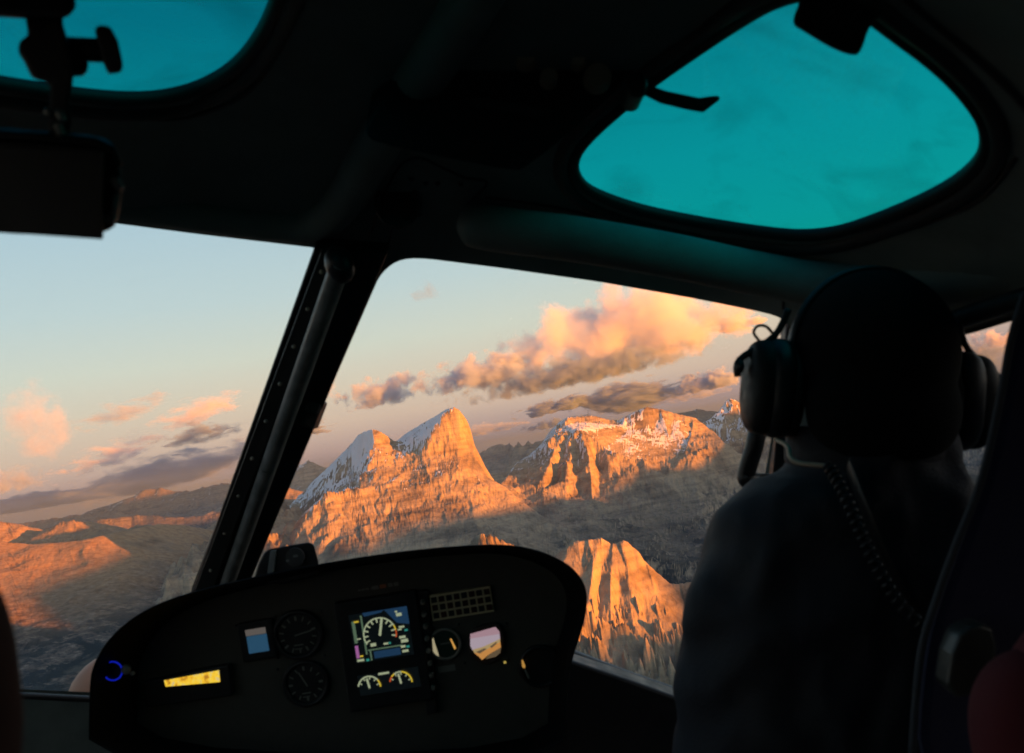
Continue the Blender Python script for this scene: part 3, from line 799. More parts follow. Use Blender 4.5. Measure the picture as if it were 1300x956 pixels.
def glass(name, tint, refl=0.03, smear=0.0, mott=0.0):
    m, nt, out = new_mat(name)
    tc = N(nt, 'ShaderNodeTexCoord')
    t = N(nt, 'ShaderNodeBsdfTransparent', {'Color': (*tint, 1)})
    if mott:
        n = N(nt, 'ShaderNodeTexNoise', {'Vector': tc.outputs['Object'], 'Scale': 7.0, 'Detail': 5.0, 'Roughness': 0.55, 'Distortion': 0.6})
        r = N(nt, 'ShaderNodeMapRange', {'Value': n.outputs[0], 'From Min': 0.30, 'From Max': 0.52, 'To Min': 1 - mott, 'To Max': 1.0})
        v = N(nt, 'ShaderNodeVectorMath', {0: tint}, operation='SCALE'); nt.links.new(r.outputs[0], v.inputs['Scale'])
        nt.links.new(v.outputs[0], t.inputs['Color'])
    g = N(nt, 'ShaderNodeBsdfGlossy', {'Color': (1, 1, 1, 1), 'Roughness': 0.02})
    x = N(nt, 'ShaderNodeMixShader', {0: refl, 1: t.outputs[0], 2: g.outputs[0]})
    if smear:
        n2 = N(nt, 'ShaderNodeTexNoise', {'Vector': tc.outputs['Object'], 'Scale': 3.5, 'Detail': 7.0, 'Roughness': 0.7, 'Distortion': 1.5})
        r2 = N(nt, 'ShaderNodeMapRange', {'Value': n2.outputs[0], 'From Min': 0.48, 'From Max': 0.75, 'To Min': 0.0, 'To Max': smear})
        d = N(nt, 'ShaderNodeBsdfTranslucent', {'Color': (0.8, 0.8, 0.8, 1)})
        x = N(nt, 'ShaderNodeMixShader', {0: r2.outputs[0], 1: x.outputs[0], 2: d.outputs[0]})
    nt.links.new(x.outputs[0], out.inputs['Surface'])
    return m
M_LINER = surf('grey_headliner', (0.15, 0.19, 0.18), 0.75, noise=0.25, nscale=9, bump=0.3, bscale=400)
M_FRAME = surf('dark_frame_paint', (0.035, 0.033, 0.032), 0.5, noise=0.2, nscale=20)
M_TUBE = surf('worn_grey_tube', (0.17, 0.168, 0.16), 0.38, noise=0.35, nscale=30, bump=0.2)
M_RUBBER = surf('black_rubber', (0.010, 0.010, 0.010), 0.55)
M_BLACK = surf('black_plastic', (0.010, 0.010, 0.011), 0.42, noise=0.2, nscale=40)
M_PANEL = surf('panel_paint', (0.046, 0.044, 0.036), 0.55, noise=0.15, nscale=60)
M_HOOD = surf('hood_vinyl', (0.003, 0.0035, 0.004), 0.65, spec=0.12, bump=0.4, bscale=500)
M_SCREW = surf('screw_metal', (0.35, 0.34, 0.30), 0.4, metal=0.9)
M_RIM = surf('grey_sill_rim', (0.16, 0.19, 0.20), 0.4, noise=0.2)
M_TEALGLASS = glass('tinted_roof_glass', (0.004, 0.475, 0.47), 0.02, 0.0, 0.30)
M_CLEAR = glass('clear_windscreen', (0.965, 0.975, 0.97), 0.012, 0.03)
M_NAVY = surf('navy_seat_cloth', (0.010, 0.010, 0.040), 0.9, bump=0.6, bscale=900, sheen=0.1)
M_JACKET = surf('dark_navy_jacket', (0.007, 0.0085, 0.014), 0.75, noise=0.3, nscale=8, bump=0.5, bscale=300)
M_KNIT = surf('black_wool', (0.007, 0.007, 0.007), 1.0, spec=0.1, bump=0.8, bscale=350)
M_SKIN = surf('skin', (0.42, 0.25, 0.18), 0.55)
M_RED = surf('red_jacket_cloth', (0.09, 0.005, 0.010), 0.85, bump=0.4, bscale=500)
M_SHELLPL = surf('olive_grey_shell', (0.010, 0.011, 0.011), 0.5, spec=0.15, noise=0.2)
M_CORD = surf('beige_cord', (0.45, 0.36, 0.26), 0.5)
M_DULL = surf('dull_instrument_mark', (0.16, 0.16, 0.14), 0.6)
M_TAN = surf('tan_bezel_lines', (0.50, 0.43, 0.26), 0.6)
M_CREAM = surf('cream_dial_paint', (0.75, 0.64, 0.36), 0.6)
M_POD = surf('pale_pod_paint', (0.42, 0.20, 0.12), 0.5)

# ------------------------------------------------------------------ cabin geometry helpers
def smooth_closed(poly, n=3):
    """Chaikin corner cutting of a closed outline"""
    for _ in range(n):
        q = []
        for i in range(len(poly)):
            a, b = poly[i], poly[(i + 1) % len(poly)]
            q.append((a[0] * .75 + b[0] * .25, a[1] * .75 + b[1] * .25))
            q.append((a[0] * .25 + b[0] * .75, a[1] * .25 + b[1] * .75))
        poly = q
    return poly
def area2(p):
    return sum(p[i][0] * p[(i + 1) % len(p)][1] - p[(i + 1) % len(p)][0] * p[i][1] for i in range(len(p)))
def offset_poly(poly, d):
    """outline moved outwards by d"""
    s = 1 if area2(poly) > 0 else -1
    out = []
    n = len(poly)
    for i in range(n):
        a, b, c = poly[i - 1], poly[i], poly[(i + 1) % n]
        t = Vector((c[0] - a[0], c[1] - a[1]))
        if t.length < 1e-9: t = Vector((1, 0))
        t.normalize()
        out.append((b[0] + t.y * d * s, b[1] - t.x * d * s))
    return out
def pin(x, y, poly):
    c = False
    n = len(poly)
    for i in range(n):
        x1, y1 = poly[i]; x2, y2 = poly[(i + 1) % n]
        if (y1 > y) != (y2 > y) and x < (x2 - x1) * (y - y1) / (y2 - y1) + x1:
            c = not c
    return c
def mesh_from(verts, faces, smooth=False):
    me = bpy.data.meshes.new('m')
    me.from_pydata([tuple(v) for v in verts], [], faces)
    bm = bmesh.new(); bm.from_mesh(me)
    bmesh.ops.recalc_face_normals(bm, faces=bm.faces)
    bm.to_mesh(me); bm.free()
    if smooth: me.shade_smooth()
    return me
def bevel_mesh(me, w, seg=2, ang=30):
    bm = bmesh.new(); bm.from_mesh(me)
    es = [e for e in bm.edges if len(e.link_faces) == 2 and e.calc_face_angle(0) > math.radians(ang)]
    bmesh.ops.bevel(bm, geom=es, offset=w, segments=seg, affect='EDGES', profile=0.5, clamp_overlap=True)
    bm.to_mesh(me); bm.free()
    return me
def obj(name, me, mat, parent=None, label=None):
    me.name = name
    o = link_mesh(name, me, mat, parent)
    if label: o['label'] = label
    return o
def prism(name, poly, d0, d1, mat, parent=None, bev=0.003, label=None, axis=None, d1_scale=1.0, ray=False):
    """a solid whose near outline is seen at the given photograph points at depth d0 and which runs d1-d0 metres deep"""
    near = [P(x, y, d0) for x, y in poly]
    cc = sum(near, Vector()) / len(near)
    ax = (cc.normalized() if ray else (axis or FWD)) * (d1 - d0)
    far = [cc + (v - cc) * d1_scale + ax for v in near]
    n = len(poly)
    faces = [list(range(n)), list(range(2 * n - 1, n - 1, -1))] + [[i, (i + 1) % n, n + (i + 1) % n, n + i] for i in range(n)]
    me = mesh_from(near + far, faces)
    if bev: bevel_mesh(me, bev)
    return obj(name, me, mat, parent, label)
def frames(path):
    ts = []
    for i in range(len(path)):
        a = path[max(i - 1, 0)]; b = path[min(i + 1, len(path) - 1)]
        ts.append((b - a).normalized())
    up = Vector((0, 0, 1)) if abs(ts[0].z) < 0.9 else Vector((1, 0, 0))
    nrm = (up - ts[0] * up.dot(ts[0])).normalized()
    out = []
    for t in ts:
        nrm = (nrm - t * nrm.dot(t)).normalized()
        out.append((t, nrm, t.cross(nrm)))
    return out
def tube_me(path, r, seg=10, closed=False, cap=True, flat=None):
    """a round bar along the path; r may vary along it; flat=(a, b) makes the section an ellipse"""
    path = [Vector(p) for p in path]
    if closed:
        path = path + [path[0]]
    fr = frames(path)
    vs_, fs = [], []
    for i, p in enumerate(path):
        rr = r[i] if isinstance(r, (list, tuple)) else r
        t, n, b = fr[i]
        for k in range(seg):
            a = 2 * math.pi * k / seg
            fa, fb = flat or (1, 1)
            vs_.append(p + n * math.cos(a) * rr * fa + b * math.sin(a) * rr * fb)
    for i in range(len(path) - 1):
        for k in range(seg):
            fs.append([i * seg + k, i * seg + (k + 1) % seg, (i + 1) * seg + (k + 1) % seg, (i + 1) * seg + k])
    if cap and not closed:
        fs.append(list(range(seg))); fs.append([len(vs_) - seg + k for k in range(seg)][::-1])
    return mesh_from(vs_, fs, True)
def catmull(pts, n=8):
    pts = [Vector(p) for p in pts]
    out = []
    for i in range(len(pts) - 1):
        p0 = pts[max(i - 1, 0)]; p1 = pts[i]; p2 = pts[i + 1]; p3 = pts[min(i + 2, len(pts) - 1)]
        for k in range(n):
            t = k / n
            out.append(0.5 * ((2 * p1) + (p2 - p0) * t + (2 * p0 - 5 * p1 + 4 * p2 - p3) * t * t + (3 * p1 - p0 - 3 * p2 + p3) * t ** 3))
    out.append(pts[-1])
    return out
def blob_me(c, sx, sy, sz, sub=3, rot=0.0, power=1.0):
    """a rounded body in camera axes, half sizes in metres; power < 1 squares it off"""
    bm = bmesh.new()
    bmesh.ops.create_icosphere(bm, subdivisions=sub, radius=1.0)
    ca, sa = math.cos(rot), math.sin(rot)
    for v in bm.verts:
        x, y, z = [math.copysign(abs(q) ** power, q) for q in v.co]
        x, y, z = x * sx, y * sy, z * sz
        x, y = x * ca - y * sa, x * sa + y * ca
        v.co = c + CAMX * x + CAMY * y + FWD * z
    me = bpy.data.meshes.new('b'); bm.to_mesh(me); bm.free(); me.shade_smooth()
    return me
def disc_me(c, r, h, seg=28, ry=None, rot=0.0):
    """a short cylinder facing the camera axis, its near face at c"""
    ry = ry or r
    v, n = [], seg
    for q in (0, h):
        for k in range(n):
            a = 2 * math.pi * k / n
            x, y = math.cos(a) * r, math.sin(a) * ry
            x, y = x * math.cos(rot) - y * math.sin(rot), x * math.sin(rot) + y * math.cos(rot)
            v.append(c + CAMX * x + CAMY * y + FWD * q)
    f = [list(range(n)), list(range(2 * n - 1, n - 1, -1))] + [[i, (i + 1) % n, n + (i + 1) % n, n + i] for i in range(n)]
    return mesh_from(v, f)
def ring_me(c, r, t, seg=36, sq=1.0):
    return tube_me([c + CAMX * math.cos(a) * r + CAMY * math.sin(a) * r * sq for a in [2 * math.pi * k / seg for k in range(seg)]], t, 8, closed=True)
def join_me(mes):
    bm = bmesh.new()
    for m in mes:
        bm.from_mesh(m)
    me = bpy.data.meshes.new('j'); bm.to_mesh(me); bm.free()
    for p, s in zip(me.polygons, [q for m in mes for q in [pp.use_smooth for pp in m.polygons]]):
        p.use_smooth = s
    for m in mes: bpy.data.meshes.remove(m)
    return me
def flats(name, items, depth, mats, parent, lift=0.0):
    """thin raised marks: items are (outline in photograph points, material number)"""
    vs_, fs, mi = [], [], []
    for poly, k in items:
        n = len(poly); b0 = len(vs_)
        for x, y in poly: vs_.append(P(x, y, depth - lift - 0.0006 * (k + 1)))
        for x, y in poly: vs_.append(P(x, y, depth - lift))
        fs.append([b0 + i for i in range(n)]); mi.append(k)
        for i in range(n):
            fs.append([b0 + i, b0 + (i + 1) % n, b0 + n + (i + 1) % n, b0 + n + i]); mi.append(k)
    me = mesh_from(vs_, fs)
    o = obj(name, me, mats, parent)
    me.polygons.foreach_set('material_index', mi)
    return o

# ------------------------------------------------------------------ the helicopter's cabin
heli = empty('helicopter', P(640, 300, 1.3), 'dark helicopter cabin seen from the rear seat, two teal roof windows above its windscreen', 'helicopter')
def zs(px, py):
    d = float(np.interp(py, [-800, -150, 0, 150, 300, 420, 600, 745, 900, 1100], [0.33, 0.64, 0.80, 1.02, 1.27, 1.42, 1.62, 1.82, 1.97, 2.1]))
    if px > 900: d *= 1 - 0.24 * min((px - 900) / 400, 1.6)
    if px < 250: d *= 1 - 0.12 * min((250 - px) / 250, 3)
    return d
SKY_R = [(816, 121), (842, 100), (957, 21), (1005, -2), (1062, -12), (1117, 34), (1196, 92), (1243, 148), (1251, 182), (1231, 212), (1181, 243), (1089, 280), (1039, 291), (985, 290), (840, 266), (775, 247), (741, 230), (732, 211), (743, 185)]
SKY_L = [(420, -130), (362, -40), (345, 0), (331, 34), (304, 72), (269, 97), (224, 113), (172, 119), (103, 114), (0, 99), (-90, 84), (-150, 40), (-160, -130)]
WIN_L = [(-330, 225), (-140, 250), (60, 273), (150, 284), (250, 297), (395, 314), (409, 318), (402, 340), (335, 505), (244, 745), (232, 800), (226, 884), (140, 880), (0, 874), (-330, 862)]
WIN_R = [(473, 368), (480, 352), (490, 340), (503, 331), (520, 327), (545, 328), (640, 340), (760, 357), (880, 378), (960, 394), (985, 400), (998, 407), (1004, 418), (1002, 440), (990, 500), (972, 600), (955, 700), (940, 800), (925, 905), (800, 861), (727, 830), (660, 806), (310, 745)]
WIN_D = [(1050, 452), (1120, 440), (1205, 428), (1300, 398), (1420, 360), (1700, 270), (1700, 800), (1300, 800), (1060, 760), (1035, 560)]
def cabin_shell():
    outer = [(-900, -800), (2300, -800), (2300, 1500), (-900, 1500)]
    holes = [smooth_closed(offset_poly(SKY_R, 9), 2), smooth_closed(offset_poly(SKY_L, 9), 2), WIN_L, WIN_R, smooth_closed(WIN_D, 1)]
    pts, edges = [], []
    for poly in [outer] + holes:
        b0 = len(pts); n = len(poly)
        # no edge longer than 40 px, so the shell can curve
        dense = []
        for i in range(n):
            a, b = poly[i], poly[(i + 1) % n]
            k = max(1, int(math.hypot(b[0] - a[0], b[1] - a[1]) / 40))
            dense += [(a[0] + (b[0] - a[0]) * t / k, a[1] + (b[1] - a[1]) * t / k) for t in range(k)]
        pts += dense
        edges += [(b0 + i, b0 + (i + 1) % len(dense)) for i in range(len(dense))]
    for gx in range(-880, 2300, 42):
        for gy in range(-780, 1490, 42):
            pts.append((gx + 0.37, gy + 0.41))
    co, ed, fa, ov, oe, of_ = delaunay_2d_cdt([Vector(p) for p in pts], edges, [], 0, 1e-4)
    keep = []
    for f in fa:
        cx = sum(co[i].x for i in f) / len(f); cy_ = sum(co[i].y for i in f) / len(f)
        if not any(pin(cx, cy_, h) for h in holes):
            keep.append(list(f))
    n = len(co)
    inner = [P(c.x, c.y, zs(c.x, c.y)) for c in co]
    outerv = [P(c.x, c.y, zs(c.x, c.y) + 0.022) for c in co]
    cnt = {}
    for f in keep:
        for i in range(len(f)):
            a, b = f[i], f[(i + 1) % len(f)]
            cnt[(a, b)] = cnt.get((a, b), 0) + 1
    faces = [f for f in keep] + [[n + i for i in f[::-1]] for f in keep]
    for (a, b) in cnt:
        if (b, a) not in cnt:
            faces.append([b, a, n + a, n + b])
    me = bpy.data.meshes.new('roof_shell')
    me.from_pydata([tuple(v) for v in inner + outerv], [], faces)
    me.shade_smooth()
    bm = bmesh.new(); bm.from_mesh(me)
    for e in bm.edges:
        if len(e.link_faces) == 2 and e.calc_face_angle(0) > 0.6: e.smooth = False
    loose = [v for v in bm.verts if not v.link_faces]
    bmesh.ops.delete(bm, geom=loose, context='VERTS')
    bm.to_mesh(me); bm.free()
    return obj('roof_shell', me, M_LINER, heli)
cabin_shell()

def pane(name, poly, mat, back=0.010, label=None):
    v = [P(x, y, zs(x, y) + back) for x, y in poly] + [P(x, y, zs(x, y) + back + 0.004) for x, y in poly]
    n = len(poly)
    # a curved sheet: fan the outline round inner points by the same triangulation
    pts = [Vector(p) for p in poly]; edges = [(i, (i + 1) % n) for i in range(n)]
    xs = [p[0] for p in poly]; ys = [p[1] for p in poly]
    for gx in range(int(min(xs)) + 20, int(max(xs)), 60):
        for gy in range(int(min(ys)) + 20, int(max(ys)), 60):
            if pin(gx, gy, poly): pts.append(Vector((gx, gy)))
    co, ed, fa, *_ = delaunay_2d_cdt(pts, edges, [], 1, 1e-4)
    vv = [P(c.x, c.y, zs(c.x, c.y) + back) for c in co]
    me = bpy.data.meshes.new(name); me.from_pydata([tuple(q) for q in vv], [], [list(f) for f in fa]); me.shade_smooth()
    return obj(name, me, mat, heli, label)
pane('roof_window', smooth_closed(offset_poly(SKY_R, 8), 2), M_TEALGLASS, 0.012, 'right roof window, teal glass of a rounded kite shape')
pane('roof_window', smooth_closed(offset_poly(SKY_L, 8), 2), M_TEALGLASS, 0.012, 'left roof window, teal glass behind the clamped camera')
pane('windscreen', WIN_L, M_CLEAR, 0.015, 'left windscreen pane, left of the centre post')
pane('windscreen', WIN_R, M_CLEAR, 0.015, 'right windscreen pane between the centre post and the pilot')
pane('door_window', smooth_closed(WIN_D, 1), M_CLEAR, 0.012)
def dens(poly, step=30):
    out = []
    for i in range(len(poly)):
        a, b = poly[i], poly[(i + 1) % len(poly)]
        k = max(1, int(math.hypot(b[0] - a[0], b[1] - a[1]) / step))
        out += [(a[0] + (b[0] - a[0]) * t / k, a[1] + (b[1] - a[1]) * t / k) for t in range(k)]
    return out
def seal(poly, r, lift=0.0, closed=True, soft=True):
    p = smooth_closed(poly, 2) if soft else smooth_closed(dens(poly), 1)
    return tube_me([P(x, y, zs(x, y) + lift) for x, y in p], r, 8, closed=closed)
obj('window_seal', seal(offset_poly(SKY_R, 8), 0.0085, 0.004), M_RUBBER, heli)
obj('window_seal', seal(offset_poly(SKY_L, 8), 0.0085, 0.004), M_RUBBER, heli)
# a second, wider frame step round each roof window
obj('window_frame', seal(offset_poly(SKY_R, 24), 0.011, 0.006), M_FRAME, heli)
obj('window_frame', seal(offset_poly(SKY_L, 24), 0.011, 0.006), M_FRAME, heli)
obj('windscreen_seal', seal(offset_poly(WIN_R, 3), 0.0045, 0.006, soft=False), M_RUBBER, heli)
obj('door_seal', seal(offset_poly(WIN_D, 4), 0.008, 0.002), M_RUBBER, heli)

# cross beam above the right windscreen and the channel above the left one
beam = catmull([P(585, 282, 1.20), P(640, 292, 1.185), P(740, 305, 1.18), P(860, 326, 1.20), P(960, 347, 1.22), P(1060, 362, 1.19), P(1180, 358, 1.13), P(1400, 320, 0.98)], 6)
nb = len(beam)
obj('roof_beam', tube_me(beam, [0.030 * min(1, 0.45 + i * 0.25) for i in range(nb)], 16), M_LINER, heli)
beam2 = catmull([P(-160, 238, 1.02), P(60, 246, 1.12), P(200, 262, 1.20), P(330, 280, 1.24), P(400, 282, 1.24), P(440, 250, 1.18), P(475, 190, 1.07), P(520, 120, 0.97), P(580, 30, 0.84), P(640, -80, 0.72)], 6)
obj('roof_beam', tube_me(beam2, 0.026, 16), M_LINER, heli)
beam3 = catmull([P(1200, 410, 1.10), P(1300, 378, 1.02), P(1450, 330, 0.92)], 5)
obj('door_rail', tube_me(beam3, 0.012, 10), M_FRAME, heli)

# centre post: riveted strip, worn tube, dark strip with a clamp
def strip(name, quad, d0s, thick, mat, parent, bev=0.002):
    """a bar between two ends: quad = (x, y) left-top, right-top, right-bottom, left-bottom with its top and bottom depth"""
    dt, db = d0s
    v = [P(*quad[0], dt), P(*quad[1], dt), P(*quad[2], db), P(*quad[3], db)]
    nrm = (v[1] - v[0]).cross(v[3] - v[0]).normalized()
    if nrm.dot(FWD) < 0: nrm = -nrm
    v2 = [q + nrm * thick for q in v]
    me = mesh_from(v + v2, [[0, 1, 2, 3], [7, 6, 5, 4], [0, 4, 5, 1], [1, 5, 6, 2], [2, 6, 7, 3], [3, 7, 4, 0]])
    bevel_mesh(me, bev)
    return obj(name, me, mat, parent)
post = strip('centre_post', [(398, 316), (492, 322), (312, 752), (240, 762)], (1.225, 1.80), 0.03, M_BLACK, heli, 0.004)
strip('post_flange', [(407, 320), (426, 322), (266, 760), (243, 760)], (1.205, 1.78), 0.012, M_FRAME, post)
tp = [P(433 + (287 - 433) * t, 333 + (745 - 333) * t, 1.185 + 0.575 * t - 0.05 * math.sin(math.pi * t)) for t in [i / 24 for i in range(25)]]
obj('post_tube', tube_me(tp, [0.0138] * 25, 14), M_TUBE, post)
obj('post_socket', blob_me(P(431, 336, 1.195), 0.019, 0.026, 0.02, 3, 0.35), M_BLACK, post)
for i in range(9):
    t = 0.055 + i * 0.108
    obj('screw', blob_me(P(417 + (254 - 417) * t, 321 + (760 - 321) * t, 1.195 + 0.575 * t - 0.05 * math.sin(math.pi * t)), 0.0036, 0.0036, 0.003, 1), M_CORD, post)
prism('clamp', [(384, 500), (410, 512), (397, 546), (368, 535)], 1.43, 1.47, M_BLACK, post, 0.003)
prism('gusset', [(392, 508), (407, 514), (402, 526), (386, 522)], 1.425, 1.44, M_FRAME, post, 0.002)
# right windscreen pillar and grab handle by the pilot
strip('door_pillar', [(1000, 400), (1060, 400), (1005, 900), (955, 900)], (1.36, 1.80), 0.03, M_BLACK, heli, 0.004)
strip('pillar_trim', [(1010, 560), (1046, 560), (1030, 680), (986, 680)], (1.38, 1.46), 0.01, M_RIM, heli, 0.002)
hp_ = catmull([P(985, 515, 1.36), P(964, 545, 1.33), P(957, 570, 1.33), P(948, 600, 1.34), P(949, 609, 1.34), P(957, 611, 1.35), P(985, 613, 1.40)], 6)
obj('grab_handle', tube_me(hp_, 0.0135, 12), M_BLACK, heli)
# windscreen sill at lower right and lower left
sl = catmull([P(560, 775, 1.80), P(640, 797, 1.80), P(727, 828, 1.80), P(790, 852, 1.80), P(860, 877, 1.80), P(960, 915, 1.78)], 6)
obj('sill_rim', tube_me(sl, 0.005, 10), M_RIM, heli)
prism('sill', [(560, 790), (640, 808), (722, 838), (800, 864), (900, 900), (1000, 935), (1000, 1100), (560, 1100)], 1.72, 1.78, M_BLACK, heli, 0.006)
sl2 = catmull([P(-200, 872, 1.45), P(0, 882, 1.60), P(120, 888, 1.75), P(226, 892, 1.82)], 5)
obj('sill_rim', tube_me(sl2, 0.006, 10), M_FRAME, heli)
# fittings of the right roof window and the hook beside the console
prism('roof_fitting', smooth_closed([(1003, 30), (1018, -4), (1010, -60), (1150, -60), (1126, 14), (1104, 32), (1094, 66), (1084, 72), (1056, 62), (1020, 40)], 2), 0.70, 0.76, M_BLACK, heli, 0.006, ray=True)
prism('hook_lever', [(806, 104), (822, 107), (845, 115), (888, 124), (900, 122), (913, 121), (915, 126), (893, 143), (870, 139), (838, 131), (816, 120)], 0.86, 0.872, M_BLACK, heli, 0.002, ray=True)
prism('hook_lever', smooth_closed([(790, 96), (812, 88), (824, 100), (820, 122), (800, 124)], 2), 0.85, 0.90, M_BLACK, heli, 0.003, label='rounded root of the hook lever on the console edge')
# overhead console with its knobs
con = prism('overhead_console', smooth_closed([(640, -180), (596, -40), (560, 22), (466, 156), (462, 170), (476, 182), (560, 200), (652, 218), (668, 214), (748, 150), (836, 62), (860, -40), (900, -180)], 1), 0.93, 0.99, M_BLACK, heli, 0.006, axis=(P(600, 0, 1) - P(600, 478, 1) + FWD * 0.35).normalized())
for (x, y, r) in [(668, 69, 0.0135), (735, 74, 0.009), (697, 97, 0.009), (759, 97, 0.014)]:
    k_ = obj('knob', join_me([disc_me(P(x, y, 0.915), r, 0.03, 20), disc_me(P(x, y, 0.905), r * 0.72, 0.012, 20)]), M_CORD, con)
prism('switch_row', [(600, 120), (700, 138), (697, 150), (597, 132)], 0.922, 0.935, M_FRAME, con, 0.001)
def seam(pts, r=0.0022, lift=0.001):
    return obj('trim_seam', tube_me(catmull([P(x, y, zs(x, y) - lift) for x, y in pts], 5), r, 6), M_FRAME, heli)
seam([(468, 300), (500, 222), (528, 200), (560, 212), (590, 226)])
seam([(590, 226), (618, 232), (596, 258), (586, 284)])
seam([(482, 340), (494, 305), (498, 284)])
seam([(616, 250), (700, 262), (800, 285), (900, 300), (1000, 312), (1100, 306), (1230, 262), (1290, 200)])
seam([(1000, 318), (996, 350), (994, 392)])
seam([(1130, -20), (1200, 40), (1290, 120), (1360, 210)], 0.004)
seam([(168, 150), (240, 148), (310, 120), (356, 60), (392, -20)], 0.003)
# air outlet left of the console
vt = obj('air_outlet', disc_me(P(505, 259, 1.175), 0.025, 0.02, 30, 0.028, -0.3), M_BLACK, heli)
obj('outlet_ring', ring_me(P(505, 259, 1.174), 0.027, 0.003, 30, 1.1), M_FRAME, vt)
# rivets along the beams
for x, y in [(718, 311), (738, 316), (757, 318), (800, 322), (540, 232), (531, 272), (555, 232), (585, 233), (522, 226), (880, 337), (930, 348)]:
    obj('rivet', blob_me(P(x, y, zs(x, y) - 0.034 if x > 600 else zs(x, y) - 0.001), 0.0045, 0.0045, 0.002, 1), M_FRAME, heli)
# the rest of the cabin behind and around the camera
def cam_box(name, x0, x1, y0, y1, z0, z1, mat, parent):
    c = [CAMX * x + CAMY * y + FWD * z for x in (x0, x1) for y in (y0, y1) for z in (z0, z1)]
    me = mesh_from(c, [[0, 1, 3, 2], [4, 6, 7, 5], [0, 4, 5, 1], [2, 3, 7, 6], [0, 2, 6, 4], [1, 5, 7, 3]])
    return obj(name, me, mat, parent)
cam_box('rear_wall', -1.2, 1.4, -1.3, 0.5, -1.32, -1.28, M_LINER, heli)
for x_, zf in ((-1.24, 0.55), (1.36, 0.40)):
    cam_box('side_wall', x_, x_ + 0.04, -1.3, -0.45, -1.3, zf, M_LINER, heli)
    cam_box('side_wall', x_, x_ + 0.04, 0.30, 0.5, -1.3, zf, M_LINER, heli)
    cam_box('side_wall', x_, x_ + 0.04, -0.45, 0.30, -1.3, -1.15, M_LINER, heli)
    cam_box('side_wall', x_, x_ + 0.04, -0.45, 0.30, 0.05, zf, M_LINER, heli)
cam_box('rear_roof', -1.24, 1.40, 0.40, 0.44, -1.3, 0.40, M_LINER, heli)
cam_box('cabin_floor', -1.24, 1.6, -1.34, -1.30, -1.3, 2.2, M_FRAME, heli)
# pale mirror housing outside, left of the panel
obj('mirror_housing', blob_me(P(124, 876, 2.25), 0.062, 0.095, 0.06, 3, -0.6), M_POD, heli, 'pale rounded mirror housing outside the left pane')

# ------------------------------------------------------------------ instrument panel
pan = empty('instrument_panel', P(430, 900, 1.6), 'dark hooded instrument panel with lit screens and round gauges, below the centre post', 'instrument panel')
HOOD = [(110, 985), (110, 867), (117, 840), (134, 812), (160, 787), (196, 766), (242, 750), (300, 736), (360, 723), (420, 712), (480, 702.5), (540, 695), (600, 690.5), (638, 689.5), (670, 693.5), (700, 703), (725, 717), (740, 733), (747.5, 752), (747, 775), (740, 803), (729, 835), (722, 870), (718, 985)]
FD = 1.60
def hood():
    top = smooth_closed(HOOD, 2)
    inner = offset_poly(top, -6)
    vs_, fs = [], []
    n = len(top)
    # lip section: outer rear, outer front, rounded lip, inner front, inner rear
    rings = []
    base_o = [P(x, y, 1.47) for x, y in top]; base_i = [P(x, y, 1.47) for x, y in inner]
    cc = P(430, 860, 1.47)
    rings.append([v * 1.0 + (cc - v) * 0.14 + FWD * 0.28 - CAMY * 0.055 for v in base_o])
    rings.append([v + (cc - v) * 0.03 + FWD * 0.05 - CAMY * 0.012 for v in base_o])
    rings.append([v + FWD * 0.012 - CAMY * 0.0035 + (cc - v) * 0.004 for v in base_o])
    rings.append([v * 0.72 + w_ * 0.28 + FWD * 0.003 for v, w_ in zip(base_o, base_i)])
    rings.append([v * 0.5 + w_ * 0.5 for v, w_ in zip(base_o, base_i)])
    rings.append([v * 0.28 + w_ * 0.72 + FWD * 0.003 for v, w_ in zip(base_o, base_i)])
    rings.append([v + FWD * 0.012 for v in base_i])
    rings.append([P(x, y, FD + 0.01) for x, y in offset_poly(top, -12)])
    for r in rings: vs_ += r
    for k in range(len(rings) - 1):
        for i in range(n):
            fs.append([k * n + i, k * n + (i + 1) % n, (k + 1) * n + (i + 1) % n, (k + 1) * n + i])
    return mesh_from(vs_, fs, True)
obj('hood', hood(), M_HOOD, pan)
FD = 1.60
def face_pt(x, y): return (x, y)
fo = offset_poly(smooth_closed(HOOD, 2), -10)
prism('panel_face', fo, FD, FD + 0.02, M_PANEL, pan, 0)
A9 = math.radians(9.0)
def rot_rect(cx, cy_, w, h, ang=A9):
    """a rectangle on the panel, tilted with it"""
    ca, sa = math.cos(ang), math.sin(ang)
    return [(cx + x * ca + y * sa, cy_ - x * sa + y * ca) for x, y in ((-w / 2, -h / 2), (w / 2, -h / 2), (w / 2, h / 2), (-w / 2, h / 2))]
def loc(cx, cy_, x, y, ang=A9):
    ca, sa = math.cos(ang), math.sin(ang)
    return (cx + x * ca + y * sa, cy_ - x * sa + y * ca)
def bar(cx, cy_, a, r0, r1, w):
    """a tick: angle a (0 up, clockwise) on a dial"""
    dx, dy = math.sin(a), -math.cos(a)
    nx, ny = -dy, dx
    return [(cx + dx * r0 + nx * w, cy_ + dy * r0 + ny * w), (cx + dx * r1 + nx * w, cy_ + dy * r1 + ny * w), (cx + dx * r1 - nx * w, cy_ + dy * r1 - ny * w), (cx + dx * r0 - nx * w, cy_ + dy * r0 - ny * w)]
G_WHITE = glow('screen_pale_green', (0.62, 0.70, 0.44), 0.085)
G_GREEN = glow('screen_green', (0.16, 0.26, 0.16), 0.08)
G_PURPLE = glow('screen_magenta', (0.65, 0.22, 0.60), 0.075)
G_CYAN = glow('screen_cyan', (0.05, 0.42, 0.34), 0.08)
G_BLUE = glow('screen_blue', (0.03, 0.10, 0.22), 0.055)
